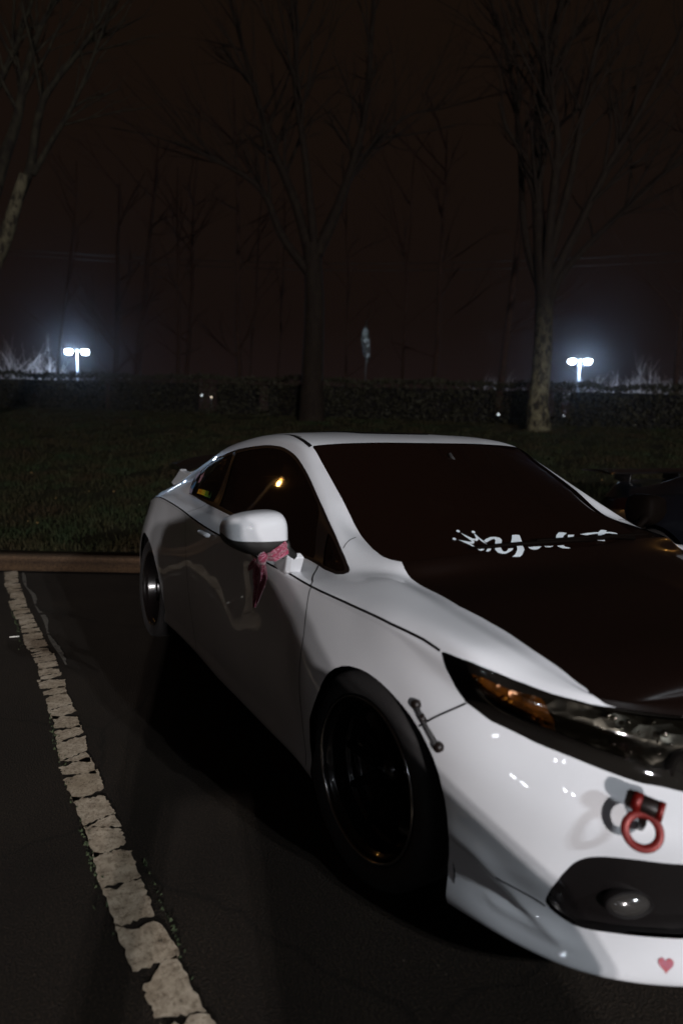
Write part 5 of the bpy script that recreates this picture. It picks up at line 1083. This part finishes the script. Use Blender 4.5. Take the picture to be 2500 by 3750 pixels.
ribbon('tail', [(P3(930, 2045, -.96), P3(955, 2052, -.96)), (P3(912, 2068, -.96), P3(940, 2072, -.955)), (P3(906, 2088, -.955), P3(918, 2088, -.955))], 1.3, .007, 3)

# ---------------------------------------------------------------- tow hook
hk = empty('tow_hook'); hk.parent = car
T0 = Vector(CAM_POS)
def toward(rc, d): p_, n_ = ev(rc[0], rc[1]); return p_+(T0-p_).normalized()*d, p_, n_
ctr, sk, n_ = toward(BAKE['hook'][1], .075); tb, sk2, _n = toward(BAKE['hook'][0], .075)
view = (T0-ctr).normalized(); upv = (Vector((0, 0, 1))-view*view.z).normalized(); sdv = upv.cross(view)
ax = (view+n_*.35).normalized()
Mx = Matrix.Translation(ctr) @ ax.to_track_quat('Y', 'Z').to_matrix().to_4x4()
b = MB(); b.lathe([(.0255, -.005), (.0365, -.006), (.0395, -.004), (.0395, .004), (.0365, .006), (.0255, .005), (.0235, .003), (.0235, -.003)], 56, Mx, True); b.build('ring', M['red'], hk)
tc = ctr+upv*.050-sdv*.002; a0 = tc-sdv*.033+upv*.006; a1 = tc+sdv*.034-upv*.006
b = MB(); b.tube([a0, a0.lerp(a1, .08), a0.lerp(a1, .92), a1], [.013, .018, .018, .013], 24); b.build('pivot_barrel', M['trim'], hk)
for f0, f1, nm in ((.18, .45, 'red_collar'), (.88, 1.06, 'red_collar')):
    b = MB(); b.tube([a0.lerp(a1, f0), a0.lerp(a1, f1)], .0190, 24); b.build(nm, M['red'], hk)
b = MB(); b.tube([tc, tc.lerp(sk, .5)-upv*.01, sk-n_*.02], [.010, .008, .009], 16); b.build('shaft', M['trim'], hk)
b = MB(); b.box(tuple(ctr+upv*.040), (.018, .018, .014), None, .005); b.build('lug', M['red'], hk)
# bumper quick-release strap
s0, _a, n0_ = toward(BAKE['strap'][0], .012); s1, _b, n1_ = toward(BAKE['strap'][2], .012)
qs = empty('bumper_strap'); qs.parent = car
for P_, nn in ((s0, n0_), (s1, n1_)):
    b = MB(); b.tube([P_-nn*.018, P_-nn*.004, P_+nn*.004, P_+nn*.008], [.011, .0125, .012, .007], 18); b.build('knob', M['trim'], qs)
b = MB(); b.tube([s0, s0.lerp(s1, .3)+n0_*.003, s0.lerp(s1, .55)+n0_*.003, s1], [.008, .0055, .0055, .0075], 10); b.build('rubber_band', M['rubber'], qs)
b = MB(); b.tube([s0.lerp(s1, .26), s0.lerp(s1, .40)], [.0085, .0085], 10); b.build('clip', M['trim'], qs)

# ---------------------------------------------------------------- door handle, spoiler, wipers, tail lights
for mir in (1, -1):
    h0 = ev(4.95, 13.35, .016)[0]; h1 = ev(5.02, 12.75, .016)[0]; b = MB()
    pts = [h0.lerp(h1, t)+Vector((0, -.010*math.sin(math.pi*t), 0)) for t in (0, .15, .5, .85, 1)]; pts = [Vector((p_.x, p_.y*mir, p_.z)) for p_ in pts]
    b.tube(pts, [.012, .016, .017, .016, .011], 12, True, .7); b.build('door_handle', M['white'], car)
sp = empty('spoiler'); sp.parent = car
for sg in (-1, 1):
    out = [(lambda q_: (q_.x, q_.z))(P3(u, v_, -.52)) for u, v_ in ((626, 1766), (634, 1777), (662, 1764), (700, 1742), (716, 1722), (679, 1731), (664, 1724), (659, 1717), (645, 1740))]
    V = [(x, sg*.52, z) for x, z in out]+[(x, sg*.475, z) for x, z in out]; k = len(out)
    o_ = mesh('end_plate', V, [tuple(range(k)), tuple(range(2*k-1, k-1, -1))]+[(i, (i+1) % k, k+(i+1) % k, k+i) for i in range(k)], M['white'], sp, False)
    bm = bmesh.new(); bm.from_mesh(o_.data); bmesh.ops.recalc_face_normals(bm, faces=bm.faces[:]); bm.to_mesh(o_.data); bm.free(); md = o_.modifiers.new('b', 'BEVEL'); md.width = .008; md.segments = 3
V = []; ny = 25
for i in range(ny):
    y = -.5+i/(ny-1); z = 1.045+.075*(1-abs(y/.5)**3)
    for x, dz in ((-3.32, .0), (-3.30, .022), (-3.15, .030), (-3.00, .010), (-2.92, -.02), (-3.0, -.03), (-3.15, -.012), (-3.30, -.012)): V.append((x, y, z+dz))
F_ = [(i*8+j, i*8+(j+1) % 8, (i+1)*8+(j+1) % 8, (i+1)*8+j) for i in range(ny-1) for j in range(8)]+[tuple(range(8)), tuple((ny-1)*8+j for j in range(8))]
o_ = mesh('wing_blade', V, F_, M['blackpaint'], sp); autosmooth(o_, 50)
M['wiper'] = mat('wiper_black', (.0025, .0015, .001), .7, spec=.03)
for pw, arm in ((BAKE['wiper'], (11.9, 8.0)), (BAKE['wiper2'], (13.6, 8.0))):
    wp = empty('wiper'); wp.parent = car
    pts = [ev(q_[0], q_[1], .010)[0] for q_ in pw]
    b = MB(); b.tube(pts, [.003]+[.0065]*(len(pts)-2)+[.004], 8); b.build('wiper_blade', M['wiper'], wp)
    b = MB(); b.tube([pts[len(pts)//2]+Vector((0, 0, .008)), pts[-1].lerp(ev(*arm, .02)[0], .4)+Vector((0, 0, .004)), ev(*arm, .006)[0]], [.004, .006, .008], 8); b.build('wiper_arm', M['wiper'], wp)
for sg in (1, -1):
    v_, f_ = decal('roof_corner', BAKE['roof_corner'], None, car, .0012, 2); mesh('windshield_corner', [(q_.x, q_.y*sg, q_.z) for q_ in v_], f_, M['gap'], car, False)
M['tail'] = mat('tail_lamp_red', (.012, .002, .002), .4, spec=.05)
for mir in (1, -1):
    V = []; F_ = []
    for i in range(9):
        for j in range(5):
            p_ = ev(4.5+j*.28, 19.0+i*.25, .004)[0]; V.append((p_.x, p_.y*mir, p_.z))
    mesh('tail_light', V, [(i*5+j, i*5+j+1, (i+1)*5+j+1, (i+1)*5+j) for i in range(8) for j in range(4)], M['tail'], car)
# ---------------------------------------------------------------- the dark coupe parked on the far side
dark = mat('midnight_paint', (.005, .006, .009), .3, coat=1, coat_rough=.05)
def copy_tree(o, parent=None):
    c = o.copy(); COL.objects.link(c); c.parent = parent
    if c.type == 'MESH' and any(s.material is M['white'] for s in c.material_slots):
        c.data = c.data.copy(); c.data.materials.clear(); c.data.materials.append(dark)
    for ch in list(o.children): copy_tree(ch, c)
    return c
c2 = copy_tree(car); c2.location = (.95, 3.62, 0)
tag(c2, 'midnight-dark coupe with a rear wing parked beyond the white coupe at the right edge', 'car')
for o in list(c2.children_recursive):
    if o.name.split('.')[0] in ('window_sticker', 'handle_sticker_letters', 'crown_emblem', 'windshield_lettering', 'heart_sticker', 'bumper_strap', 'tow_hook', 'knob', 'rubber_band', 'clip', 'ring', 'pivot_barrel', 'red_collar', 'shaft', 'lug', 'end_plate', 'wing_blade', 'spoiler'):
        bpy.data.objects.remove(o)
wing = empty('rear_wing'); wing.parent = c2
V = []; ny = 15
for i in range(ny):
    y = -.66+1.32*i/(ny-1)
    for x, dz in ((-3.46, .030), (-3.30, .036), (-3.18, .018), (-3.14, .0), (-3.18, -.006), (-3.30, .010), (-3.46, .016)): V.append((x, y, 1.015+dz))
mesh('wing_blade', V, [(i*7+j, i*7+(j+1) % 7, (i+1)*7+(j+1) % 7, (i+1)*7+j) for i in range(ny-1) for j in range(7)]+[tuple(range(7)), tuple((ny-1)*7+j for j in range(7))], M['blackpaint'], wing)
for y in (-.34, .34):
    b = MB(); b.box((-3.28, y, .985), (.16, .02, .10), Matrix.Rotation(R(12), 3, 'Y'), .006); b.build('wing_stand', M['blackpaint'], wing)
